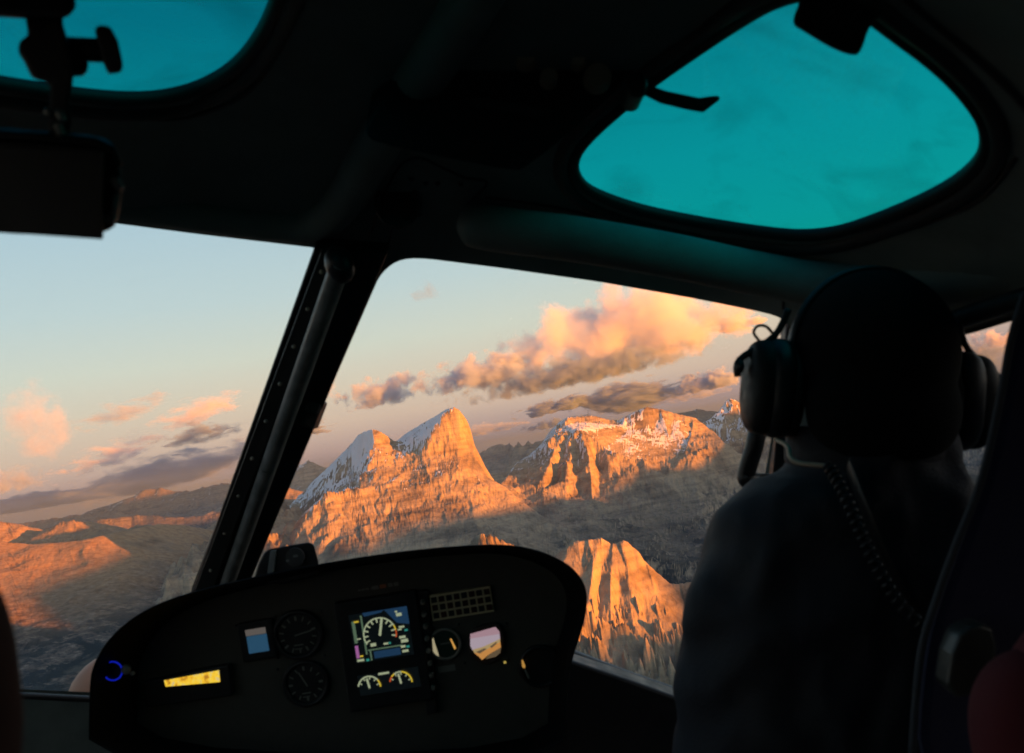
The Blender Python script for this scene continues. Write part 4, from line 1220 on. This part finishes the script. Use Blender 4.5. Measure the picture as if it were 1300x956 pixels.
G_YELLOW = glow('screen_yellow', (0.85, 0.62, 0.05), 0.11)
G_RED = glow('screen_red', (0.80, 0.12, 0.03), 0.09)
G_DARK = glow('screen_dark', (0.010, 0.018, 0.022), 0.03)
SCR = [G_DARK, G_BLUE, G_GREEN, G_WHITE, G_PURPLE, G_CYAN, G_YELLOW, G_RED]
eng = prism('engine_display', rot_rect(486, 828, 106, 140), FD - 0.022, FD, M_BLACK, pan, 0.003)
def engine_screen():
    cx, cy_ = 484, 806
    it = [(rot_rect(cx, cy_, 75, 62), 0)]
    it.append(([loc(cx, cy_, 8, -31), loc(cx, cy_, 37.5, -31), loc(cx, cy_, 37.5, -8), loc(cx, cy_, 22, -12)], 1))
    it.append(([loc(cx, cy_, -20, -31), loc(cx, cy_, 8, -31), loc(cx, cy_, 4, -28), loc(cx, cy_, -18, -26)], 1))
    it.append((rot_rect(*loc(cx, cy_, 4, 24), 34, 9), 1))
    it.append((rot_rect(*loc(cx, cy_, -22, -3), 2.2, 50), 2))
    it.append((rot_rect(*loc(cx, cy_, 2, 17), 44, 1.6), 2))
    it.append((rot_rect(*loc(cx, cy_, -17, 24), 1.8, 13), 2))
    it.append((rot_rect(*loc(cx, cy_, -33, -8), 4, 28), 2))
    it.append((rot_rect(*loc(cx, cy_, -33.5, 17), 4, 16), 4))
    it.append((rot_rect(*loc(cx, cy_, -29, -21), 6, 2), 6))
    it.append((rot_rect(*loc(cx, cy_, -29, 1), 5, 1.6), 3))
    it.append((rot_rect(*loc(cx, cy_, -29, 23), 4, 2), 6))
    it.append((rot_rect(*loc(cx, cy_, -31, 28), 9, 3), 3))
    it.append((rot_rect(*loc(cx, cy_, -22, 29), 4, 3), 5))
    gx, gy = loc(cx, cy_, -1.5, -1)
    R = 21.5
    a0, a1 = -2.25, 1.75
    n = 26
    for i in range(n):
        t0 = a0 + (a1 - a0) * i / n; t1 = a0 + (a1 - a0) * (i + 1) / n
        k = 3 if i < n - 5 else (6 if i < n - 3 else 7)
        it.append(([(gx + math.sin(t0) * R, gy - math.cos(t0) * R), (gx + math.sin(t1) * R, gy - math.cos(t1) * R), (gx + math.sin(t1) * (R - 1.6), gy - math.cos(t1) * (R - 1.6)), (gx + math.sin(t0) * (R - 1.6), gy - math.cos(t0) * (R - 1.6))], k))
    for i in range(11):
        t = a0 + (a1 - a0) * (i + 0.3) / 10.6
        it.append((bar(gx, gy, t, R - 6.5, R - 1, 0.9), 3))
    it.append((bar(gx, gy, 0.10, -2, R - 1.5, 1.5), 3))
    for (x, y, w, h, k) in [(26, -22, 7, 4, 3), (23, -26, 3, 2.4, 3), (24, -3, 5, 2, 3), (27, -6, 7, 2.4, 3), (32, -1, 4, 2.4, 5), (26, 7, 8, 3, 3), (28, 12, 9, 4, 3), (25, 19, 6, 3, 3), (31, 20, 4, 2.6, 5), (27, 25, 8, 3, 3), (-12, 11, 7, 4, 3), (4, 12, 6, 2.4, 3), (9, 12, 3, 2.4, 5)]:
        it.append((rot_rect(*loc(cx, cy_, x, y), w, h), k))
    flats('screen', it, FD - 0.0225, SCR, eng)
    it = []
    cx, cy_ = 494, 877
    it.append((rot_rect(cx, cy_ - 12, 78, 26), 0))
    for (gx, gy, R) in ((469, 873, 15), (509, 867, 15)):
        n = 18
        for i in range(n):
            t0 = -1.5 + 3.0 * i / n; t1 = -1.5 + 3.0 * (i + 1) / n
            k = 3 if (gx < 480 and i < 14) or (gx > 480 and 4 < i < 9) else 6
            if gx > 480 and i < 3: k = 7
            it.append(([(gx + math.sin(t0) * R, gy - math.cos(t0) * R), (gx + math.sin(t1) * R, gy - math.cos(t1) * R), (gx + math.sin(t1) * (R - 1.8), gy - math.cos(t1) * (R - 1.8)), (gx + math.sin(t0) * (R - 1.8), gy - math.cos(t0) * (R - 1.8))], k))
        for i in range(5):
            it.append((bar(gx, gy, -1.2 + i * 0.6, R - 5, R - 2, 0.7), 3))
        it.append((bar(gx, gy, -0.3, -1, R - 3, 1.3), 3))
    it.append((rot_rect(487, 855, 14, 2.6), 3))
    flats('screen', it, FD - 0.0225, SCR, eng)
engine_screen()
# warning panel: 3 rows of 8 windows in a tan grid
cap = prism('warning_panel', rot_rect(586, 766.5, 79, 33), FD - 0.008, FD, M_TAN, pan, 0.001)
cells = []
for r in range(3):
    for c in range(8):
        cells.append((rot_rect(*loc(586, 766.5, -34 + c * 9.7, -10 + r * 10), 7.4, 7.4), (r * 3 + c) % 2))
flats('lamp_windows', cells, FD - 0.0085, [M_BLACK, surf('dark_lamp_window', (0.03, 0.008, 0.006), 0.3)], cap)
# switch column
swc = prism('switch_column', [(528, 752), (543, 750), (556, 905), (541, 908)], FD - 0.012, FD, M_BLACK, pan, 0.002)
for i in range(8):
    y = 765 + i * 15.5
    obj('switch', join_me([disc_me(P(536 + i * 1.9, y, FD - 0.02), 0.0042, 0.008, 14), blob_me(P(536 + i * 1.9, y - 1, FD - 0.026), 0.0018, 0.0045, 0.006, 1)]), M_DULL, swc)
def gauge(name, cx, cy_, R, label=None, ticks=12, rim=M_BLACK, needle=0.8, mark=M_DULL, bright=True):
    r_m = R / F_PX * FD
    g = obj(name, disc_me(P(cx, cy_, FD - 0.004), r_m * 0.93, 0.004, 32), M_BLACK, pan, label)
    obj('bezel', ring_me(P(cx, cy_, FD - 0.006), r_m, r_m * 0.11), rim, g)
    it = [(bar(cx, cy_, 2 * math.pi * i / ticks - A9, R * 0.62, R * 0.82, 0.9 if i % 3 else 1.4), 0) for i in range(ticks)]
    it.append((bar(cx, cy_, needle, -R * 0.15, R * 0.62, 0.9), 0))
    it += [(rot_rect(cx + 1, cy_ + R * 0.45, R * 0.42, 1.6), 0), (rot_rect(cx + 1, cy_ + R * 0.62, R * 0.34, 1.4), 0)]
    flats('dial_marks', it, FD - 0.005, [mark], g)
    return g
gauge('airspeed_gauge', 378, 806, 29, 'upper round gauge, left of the engine screen', 14, needle=1.25)
gauge('altimeter', 388, 868, 27, 'round gauge below, its top half just above the frame edge', 12, needle=5.7)
# horizon ball; cream crescent and orange streak are reflections painted as glow
hz = gauge('horizon_gauge', 565, 818, 19, 'round gauge with a painted cream crescent of reflected light, under the warning panel', 4, M_DULL, 1.2)
cr = []
for i in range(10):
    t0 = -2.75 + 1.55 * i / 10; t1 = -2.75 + 1.55 * (i + 1) / 10
    cr.append((564 + math.sin(t0) * 17, 818 - math.cos(t0) * 17))
cres = cr + [(549.5, 808)]
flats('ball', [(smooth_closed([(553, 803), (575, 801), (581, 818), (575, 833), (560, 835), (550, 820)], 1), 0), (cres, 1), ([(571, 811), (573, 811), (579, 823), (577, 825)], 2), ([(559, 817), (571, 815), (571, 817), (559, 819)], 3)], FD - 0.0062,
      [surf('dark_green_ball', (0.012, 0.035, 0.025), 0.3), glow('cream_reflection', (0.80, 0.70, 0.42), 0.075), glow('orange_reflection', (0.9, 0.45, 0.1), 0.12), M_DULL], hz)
# small round gauge; the sunset its glass reflects is painted as glowing faces
vd = prism('reflecting_gauge', smooth_closed([(596, 803), (606, 796), (630, 790), (638, 797), (642, 820), (636, 836), (618, 846), (600, 838), (593, 820)], 1), FD - 0.010, FD, surf('brown_bezel', (0.035, 0.022, 0.018), 0.5), pan, 0.002)
G_PSKY = glow('reflected_pink', (0.58, 0.36, 0.42), 0.10); G_PSK2 = glow('reflected_lilac', (0.62, 0.50, 0.58), 0.10); G_PYEL = glow('reflected_sand', (0.62, 0.44, 0.20), 0.10); G_PORA = glow('reflected_orange', (0.85, 0.38, 0.10), 0.10); G_PDRK = glow('reflected_brown', (0.16, 0.11, 0.06), 0.12)
flats('painted_reflection', [([(597, 805), (629, 796), (634, 802), (635, 811), (597, 816)], 0), ([(597, 811), (634, 805), (635, 811), (622, 819), (600, 826), (597, 820)], 1),
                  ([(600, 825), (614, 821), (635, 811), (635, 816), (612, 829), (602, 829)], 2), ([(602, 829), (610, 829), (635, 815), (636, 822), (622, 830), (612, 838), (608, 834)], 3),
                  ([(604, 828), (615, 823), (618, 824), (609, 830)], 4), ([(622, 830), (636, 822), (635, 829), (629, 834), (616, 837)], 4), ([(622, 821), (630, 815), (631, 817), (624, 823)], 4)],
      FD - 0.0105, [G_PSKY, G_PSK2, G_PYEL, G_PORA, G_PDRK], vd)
# small square display: beige strip over blue
sq = prism('square_display', rot_rect(326, 814, 44, 50), FD - 0.012, FD, M_BLACK, pan, 0.003)
flats('screen', [(rot_rect(*loc(326, 813, 0, -11), 26, 8), 0), (rot_rect(*loc(326, 813, 0.5, 4.5), 26, 22), 1)], FD - 0.0125, [glow('lcd_beige', (0.22, 0.19, 0.17), 0.075), glow('lcd_blue', (0.035, 0.12, 0.22), 0.09)], sq)
# moving map, lower left
mp = prism('map_display', [(180, 866), (290, 844), (295, 884), (184, 900)], FD - 0.016, FD, M_BLACK, pan, 0.003)
def map_mat():
    m, nt, out = new_mat('lit_map')
    tc = N(nt, 'ShaderNodeTexCoord')
    n = N(nt, 'ShaderNodeTexNoise', {'Vector': tc.outputs['Object'], 'Scale': 90.0, 'Detail': 4.0, 'Roughness': 0.7})
    r = N(nt, 'ShaderNodeValToRGB', {0: n.outputs[0]})
    ramp_set(r, [(0.36, (0.45, 0.20, 0.02, 1)), (0.45, (0.88, 0.48, 0.03, 1)), (0.55, (0.95, 0.66, 0.05, 1)), (0.62, (0.55, 0.45, 0.30, 1)), (0.68, (0.9, 0.6, 0.08, 1))], 'LINEAR')
    b = N(nt, 'ShaderNodeBsdfPrincipled', {'Base Color': (0.01, 0.01, 0.01, 1), 'Roughness': 0.2, 'Emission Color': r.outputs[0], 'Emission Strength': 0.17})
    nt.links.new(b.outputs[0], out.inputs['Surface'])
    return m
flats('screen', [([(208, 864), (278, 851), (279.5, 866), (210, 872)], 0)], FD - 0.0165, [map_mat()], mp)
# blue ring switch and the small fitting by it
kb = obj('lit_button', disc_me(P(143, 852, 1.515), 0.014, 0.02, 24), M_BLACK, pan)
obj('glow_ring', ring_me(P(143, 852, 1.512), 0.0155, 0.0013, 36), glow('blue_ring_light', (0.01, 0.03, 1.0), 0.06), kb)
obj('toggle', join_me([blob_me(P(160, 850, 1.51), 0.008, 0.009, 0.008, 2), blob_me(P(168, 855, 1.515), 0.005, 0.004, 0.004, 1)]), M_TUBE, kb)
# name plate, small marks
plates = [(rot_rect(567, 849, 22, 8), 0), (rot_rect(641, 841, 3, 3), 1), (rot_rect(525, 752, 2.4, 2.4), 0)]
random.seed(3)
for i, w in enumerate([3, 4, 5, 3, 8, 8, 6, 6]):
    x = 456 + sum([3, 4, 5, 3, 8, 8, 6, 6][:i]) + i * 1.4
    plates.append((rot_rect(x, 749.5 - (x - 456) * 0.17, w, 2.2 + 2.6 * (i > 3)), 0 if i != 5 else 2))
MP_ = [M_DULL, glow('amber_lamp', (0.6, 0.45, 0.1), 0.12), surf('worn_orange_sticker', (0.35, 0.12, 0.05), 0.6)]
flats('name_plate', plates[:1], FD - 0.0005, MP_, pan)
flats('lamp', plates[1:2], FD - 0.0005, MP_, pan)
flats('lamp', plates[2:3], FD - 0.0005, MP_, pan)
flats('worn_lettering', plates[3:], FD - 0.0005, MP_, pan)
# [M_DULL, glow('amber_lamp', (0.6, 0.45, 0.1), 0.12), surf('worn_orange_sticker', (0.35, 0.12, 0.05), 0.6)], pan)
# gauge at the right end; the reflection on its rim is painted as amber glow
obj('side_gauge', join_me([ring_me(P(686, 846, FD - 0.01), 0.034, 0.004), disc_me(P(686, 846, FD - 0.006), 0.032, 0.006)]), M_BLACK, pan)
flats('rim_reflection', [([(662, 838), (664, 838), (667, 846), (666, 849), (663, 847)], 0), ([(665, 850), (668, 850), (673, 861), (670, 862)], 1)], FD - 0.02, [glow('amber_reflection', (0.75, 0.38, 0.08), 0.10), M_DULL], pan)
# screws on the face
for x, y in [(433, 767), (518, 752), (349, 783), (407, 776), (352, 835), (412, 832), (550, 797), (582, 793), (590, 842), (643, 792), (645, 838), (553, 842), (300, 795), (352, 850)]:
    obj('screw', blob_me(P(x, y, FD - 0.001), 0.003, 0.003, 0.002, 1), M_BLACK, pan)

# ------------------------------------------------------------------ box on the hood
bx = empty('compass', P(362, 722, 1.62), 'small black box with a rounded top standing on the panel hood beside the centre post', 'compass')
prism('housing', [(320, 740), (328, 715), (335, 702), (341, 697.5), (366, 692.5), (391, 688.5), (396, 689.5), (399, 693), (404, 712), (406, 730), (360, 742)], 1.56, 1.62, M_BLACK, bx, 0.003, ray=True)
prism('side_rib', [(343, 700), (350, 699), (347, 727), (339, 729)], 1.553, 1.562, M_TUBE, bx, 0.001)
fr_ = obj('dial', disc_me(P(374, 708, 1.552), 0.016, 0.01, 20), M_FRAME, bx)
flats('dial_marks', [(rot_rect(375, 706, 6, 3), 0), (rot_rect(365, 712, 4, 3), 0)], 1.5515, [M_DULL], bx)

# ------------------------------------------------------------------ clamped camera rig, top left
rig = empty('camera_rig', P(60, 100, 0.56), 'black camera on a clamp with a T knob, hung before the left roof window', 'camera rig')
prism('body', smooth_closed([(-90, 155), (60, 166), (128, 172), (146, 184), (154, 212), (155, 250), (149, 284), (136, 297), (60, 300), (-90, 290)], 1), 0.56, 0.63, M_BLACK, rig, 0.004, ray=True)
prism('display', [(-90, 180), (133, 191), (131, 304), (-90, 289)], 0.548, 0.562, M_BLACK, rig, 0.001, ray=True)
obj('top_edge', tube_me([P(-90, 168, 0.556), P(60, 176, 0.556), P(122, 181, 0.556), P(140, 190, 0.557), P(149, 212, 0.56)], 0.0035, 8), M_SHELLPL, rig)
for x, y in [(150, 236), (147, 230), (136, 278), (142, 276)]:
    obj('screw', blob_me(P(x, y, 0.556), 0.0035, 0.0035, 0.004, 1), M_TUBE, rig)
obj('side_latch', tube_me([P(146, 246, 0.557), P(143, 272, 0.557)], 0.002, 6), M_TUBE, rig)
prism('stem', [(36, -60), (78, -60), (80, 30), (88, 58), (96, 75), (92, 110), (88, 130), (92, 155), (88, 172), (60, 170), (64, 106), (40, 100), (30, 78), (22, 68), (24, 50), (36, 46), (32, 26)], 0.555, 0.60, M_BLACK, rig, 0.004, ray=True)
prism('clamp_head', [(-60, -60), (92, -60), (97, 8), (90, 22), (78, 24), (30, 24), (-60, 18)], 0.545, 0.605, M_BLACK, rig, 0.005, ray=True)
kn = obj('clamp_knob', tube_me([P(84, 62, 0.575), P(130, 64, 0.57)], 0.0075, 12), M_BLACK, rig)
prism('grip', [(119, 36), (126, 31), (140, 33), (150, 52), (156, 80), (155, 92), (137, 95), (130, 78), (126, 62)], 0.56, 0.585, M_BLACK, kn, 0.003, ray=True)
prism('jaw', [(84, 72), (112, 74), (112, 92), (104, 97), (84, 98)], 0.56, 0.585, M_BLACK, rig, 0.003, ray=True)
for x, y in [(62, 143), (76, 145), (78, 150), (75, 161), (77, 168)]:
    obj('screw', blob_me(P(x, y, 0.552), 0.003, 0.0035, 0.004, 1), M_SCREW, rig)

# ------------------------------------------------------------------ seat, red jacket, near sleeve
seat = empty('seat', P(1290, 900, 0.8), 'tall navy seat back leaning at the right edge behind the pilot', 'seat')
prism('backrest', smooth_closed([(1312, 350), (1296, 385), (1284, 430), (1270, 510), (1246, 610), (1216, 690), (1190, 760), (1170, 830), (1158, 1000), (1330, 1200), (1700, 1200), (1700, 350), (1500, 290)], 2), 0.78, 0.88, M_NAVY, seat, 0.012, axis=(P(1290, 500, 1.0)).normalized())
pp = catmull([P(1302, 372, 0.775), P(1284, 430, 0.775), P(1269, 512, 0.775), P(1245, 612, 0.775), P(1214, 692, 0.775), P(1189, 762, 0.775), P(1169, 832, 0.775), P(1158, 960, 0.775)], 6)
obj('piping', tube_me(pp, 0.0035, 8), surf('grey_piping', (0.025, 0.03, 0.04), 0.7), seat)
prism('buckle', smooth_closed([(1212, 812), (1240, 792), (1268, 800), (1262, 880), (1200, 890)], 1), 0.74, 0.765, surf('grey_buckle', (0.035, 0.037, 0.035), 0.4, noise=0.2), seat, 0.003)
rj = obj('jacket', join_me([blob_me(P(1344, 962, 0.66), 0.055, 0.080, 0.05, 4, 0.25, 0.85), blob_me(P(1374, 880, 0.66), 0.045, 0.055, 0.05, 3, 0.4)]), M_RED)
tag(rj, 'dark red jacket bunched at the bottom right corner beside the seat', 'jacket')
sv = obj('sleeve', blob_me(P(-54, 890, 0.34), 0.0150, 0.052, 0.03, 4, 0.10, 0.8), surf('dark_maroon_cloth', (0.05, 0.014, 0.010), 0.9))
tag(sv, 'dark maroon sleeve edge very near and out of focus at the left border', 'sleeve')
# ------------------------------------------------------------------ the pilot
def cp(x, y, z):
    """camera axes, metres"""
    return CAMX * x + CAMY * y + FWD * z
def remesh(mes, voxel, smooth_it=4):
    me = join_me(mes)
    o = bpy.data.objects.new('tmp', me); COL.objects.link(o)
    md = o.modifiers.new('r', 'REMESH'); md.mode = 'VOXEL'; md.voxel_size = voxel
    m2 = o.modifiers.new('s', 'SMOOTH'); m2.iterations = smooth_it; m2.factor = 0.6
    dg = bpy.context.evaluated_depsgraph_get()
    res = bpy.data.meshes.new_from_object(o.evaluated_get(dg))
    bpy.data.objects.remove(o); bpy.data.meshes.remove(me)
    res.shade_smooth()
    return res
def px2(x, y, d):
    return P(x, y, d)
DP = 1.05
person = empty('person', P(1130, 1000, DP), 'pilot from behind in a dark navy jacket and black cap, seated at the right', 'person')
TILT = math.radians(-4.0)
hc = P(1104, 468, DP)
def hd(x, y, z):
    """head axes: right, up, forward"""
    c, s = math.cos(TILT), math.sin(TILT)
    return hc + cp(x * c - y * s, x * s + y * c, z)
def body():
    m = []
    m.append(blob_me(hd(0, 0.006, 0.0), 0.076, 0.096, 0.092, 4, TILT))            # skull
    m.append(blob_me(hd(0, -0.060, 0.030), 0.055, 0.060, 0.060, 3, TILT))         # jaw
    m.append(blob_me(hd(0, -0.015, 0.098), 0.012, 0.020, 0.020, 2, TILT))         # nose
    m.append(blob_me(hd(0, 0.022, 0.080), 0.045, 0.010, 0.014, 2, TILT))          # brow
    m.append(blob_me(hd(0, -0.058, 0.084), 0.024, 0.008, 0.012, 2, TILT))         # lips
    for s in (-1, 1):
        m.append(blob_me(hd(s * 0.078, -0.008, -0.005), 0.008, 0.030, 0.018, 2, TILT))
        m.append(blob_me(hd(s * 0.032, 0.006, 0.080), 0.012, 0.008, 0.010, 2, TILT))
    m.append(tube_me([hd(0, -0.04, -0.01), hd(0, -0.12, -0.02), hd(0.0, -0.19, -0.03)], [0.055, 0.058, 0.075], 20))
    # hands resting low on the controls, ahead of the body and below the frame
    for s, base in ((-1, cp(0.19, -0.80, 1.40)), (1, cp(0.52, -0.82, 1.40))):
        m.append(tube_me([base + FWD * -0.10 + CAMY * 0.02, base], [0.030, 0.028], 12))
        m.append(blob_me(base + FWD * 0.035, 0.040, 0.016, 0.045, 3))
        for k in range(4):
            f0 = base + FWD * 0.07 + CAMX * (-0.028 + 0.019 * k)
            L = (0.034, 0.040, 0.037, 0.030)[k]
            m.append(tube_me([f0, f0 + FWD * L - CAMY * 0.008, f0 + FWD * (L * 1.1) - CAMY * 0.034, f0 + FWD * (L * 0.7) - CAMY * 0.050], [0.0095, 0.009, 0.0085, 0.0075], 8))
        t0 = base + CAMX * (-s * -1 * 0.036) + FWD * 0.02
        m.append(tube_me([t0, t0 + CAMX * (0.018 * s) + FWD * 0.03 - CAMY * 0.012, t0 + CAMX * (0.014 * s) + FWD * 0.055 - CAMY * 0.03], [0.012, 0.011, 0.009], 8))
    # arms and trunk under the clothes, so all of it is one body
    m.append(tube_me([P(1112, 600, DP), P(1128, 760, DP), P(1128, 1100, DP)], [0.06, 0.085, 0.085], 20))
    for (x, hx) in ((925, 0.19), (1330, 0.52)):
        hb = cp(hx, -0.80, 1.33)
        m.append(tube_me([P(x + (80 if x < 1000 else -80), 720, DP), P(x, 860, DP), P(x - 4, 1010, 1.10), hb], [0.05, 0.045, 0.038, 0.030], 14))
    return remesh(m, 0.0055, 3)
bd = obj('body', body(), M_SKIN, person)
def cap():
    m = [blob_me(hd(0.0, 0.015, -0.004), 0.0905, 0.099, 0.106, 4, TILT)]
    m.append(blob_me(hd(0.0, -0.045, -0.045), 0.084, 0.075, 0.062, 4, TILT))
    return remesh(m, 0.005, 6)
obj('knit_cap', cap(), M_KNIT, person)
def jacket():
    rows = [(545, 1106, 84, .075, 0.0), (575, 1108, 92, .085, 0.0), (598, 1110, 118, .095, 0.0), (615, 1114, 158, .10, 0.0), (632, 1120, 185, .108, 0.0), (655, 1126, 214, .115, 0.0), (700, 1131, 236, .125, 0.0),
            (760, 1134, 254, .13, 0.0), (850, 1134, 268, .135, 0.0), (950, 1130, 272, .135, 0.0), (1100, 1126, 262, .14, 0.0)]
    vs_, fs = [], []
    seg = 40
    for (y, cx, hw, th, sh) in rows:
        for k in range(seg):
            a = 2 * math.pi * k / seg
            ca, sa = math.cos(a), math.sin(a)
            e = 0.75
            x = math.copysign(abs(ca) ** e, ca) * hw / F_PX * DP
            z = math.copysign(abs(sa) ** 1.0, sa) * th
            c = P(cx, y, DP)
            vs_.append(c + CAMX * x + FWD * (z - 0.15 * abs(x)*0))
    for i in range(len(rows) - 1):
        for k in range(seg):
            fs.append([i * seg + k, i * seg + (k + 1) % seg, (i + 1) * seg + (k + 1) % seg, (i + 1) * seg + k])
    fs.append(list(range(seg))); fs.append([len(vs_) - seg + k for k in range(seg)])
    m = [mesh_from(vs_, fs)]
    # sleeves
    for (x0, x, hx) in ((970, 942, 0.19), (1300, 1330, 0.52)):
        hb = cp(hx, -0.80, 1.28)
        m.append(tube_me(catmull([P(x0, 700, DP), P(x, 770, DP - 0.01), P(x - 6, 870, DP), P(x, 1000, 1.08), hb], 4), [0.050, 0.054, 0.058, 0.061, 0.062] + [0.060] * 4 + [0.056] * 4 + [0.045] * 4, 18))
    # collar
    m.append(tube_me([P(1010 + 98 + math.cos(a) * 95, 572 + math.sin(a) * 6, DP) + FWD * math.sin(a) * 0.075 for a in [2 * math.pi * k / 30 for k in range(30)]], 0.014, 10, closed=True))
    me = remesh(m, 0.008, 5)
    # folds in the cloth
    co = np.empty(len(me.vertices) * 3, np.float32); me.vertices.foreach_get('co', co); co = co.reshape(-1, 3)
    no = np.empty(len(me.vertices) * 3, np.float32); me.vertices.foreach_get('normal', no); no = no.reshape(-1, 3)
    x = co[:, 0] * 9 + co[:, 1] * 3; y = co[:, 2] * 6 - co[:, 0] * 4
    d = (ridged(x, y, 3, 200) - 0.85) * 0.009 + fbm(x * 2.2, y * 2.2, 2, 210) * 0.004
    co += no * d[:, None]
    me.vertices.foreach_set('co', co.ravel()); me.update()
    return me
obj('jacket', jacket(), M_JACKET, person)
# raised collar as its own roll of cloth
colp = [P(1106 + math.cos(a) * 97, 566 + math.sin(a) * 4 + 3, DP) + FWD * math.sin(a) * 0.078 for a in [2 * math.pi * k / 36 for k in range(36)]]
obj('collar', tube_me(colp, 0.026, 12, closed=True, flat=(1.0, 0.35)), M_JACKET, person)
# harness strap over the shoulder
stp = catmull([P(1078, 592, 0.955), P(1096, 640, 0.925), P(1120, 700, 0.915), P(1150, 760, 0.912), P(1185, 820, 0.912), P(1210, 900, 0.912)], 6)
obj('harness_strap', tube_me(stp, 0.018, 8, flat=(0.9, 0.12)), M_BLACK, person)

# ------------------------------------------------------------------ headset
hs = empty('headset', hd(0, 0.0, 0), 'black headset with big ear cups on the pilot, its coiled cord running down his back', 'headset')
for s, x0, yy in ((-1, -0.118, 0.0), (1, 0.118, 0.0)):
    e = obj('ear_cup', blob_me(hd(s * 0.121, -0.030, 0.005), 0.021, 0.055, 0.042, 4, TILT, 0.72), M_SHELLPL if s < 0 else M_SHELLPL, hs)
    obj('inner_shell', blob_me(hd(s * 0.106, -0.030, 0.003), 0.020, 0.058, 0.044, 3, TILT, 0.7), M_BLACK, e)
    obj('cushion', blob_me(hd(s * 0.092, -0.034, 0.003), 0.016, 0.052, 0.040, 3, TILT, 0.8), M_RUBBER, e)
    obj('yoke', join_me([tube_me(catmull([hd(s * 0.098, 0.062, 0.0), hd(s * 0.112, 0.030, 0.0), hd(s * 0.150, 0.0, 0.0), hd(s * 0.151, -0.02, 0.0)], 5), 0.004, 8), blob_me(hd(s * 0.150, -0.008, 0.0), 0.006, 0.009, 0.009, 2, TILT)]), M_BLACK, e)
lp = catmull([hd(-0.128, 0.022, 0.0), hd(-0.136, 0.032, 0.0), hd(-0.132, 0.040, 0.0), hd(-0.122, 0.040, 0.0), hd(-0.112, 0.030, 0.0), hd(-0.108, 0.024, 0.0)], 5)
obj('wire_loop', tube_me(lp, 0.0018, 8), M_BLACK, hs)
bp = [hd(math.sin(a) * 0.0925, 0.015 + math.cos(a) * 0.101, 0.0) for a in [math.radians(-105 + 7 * k) for k in range(31)]]
obj('headband', tube_me(bp, 0.010, 10, flat=(0.35, 1.0)), M_BLACK, hs)
cp1 = catmull([hd(-0.108, -0.088, -0.02), P(1000, 567, 0.99), P(1003, 580, 0.965), P(1012, 587, 0.955), P(1030, 590, 0.945), P(1052, 592, 0.938)], 6)
obj('cord', tube_me(cp1, 0.0024, 8), M_CORD, hs)
spine = catmull([P(1052, 592, 0.935), P(1066, 616, 0.920), P(1082, 650, 0.905), P(1098, 688, 0.900), P(1118, 728, 0.897), P(1142, 766, 0.895), P(1180, 806, 0.895), P(1196, 850, 0.89), P(1204, 960, 0.89)], 40)
fr2 = frames(spine)
hel = []
for i, p in enumerate(spine):
    t, n_, b_ = fr2[i]
    for q in range(3):
        f = i + q / 3
        a = f * 0.62 * 1.0
        hel.append(p + n_ * math.cos(a) * 0.0048 + b_ * math.sin(a) * 0.0048 + t * 0)
obj('coiled_cord', tube_me(hel[::2], 0.0020, 6), M_BLACK, hs)
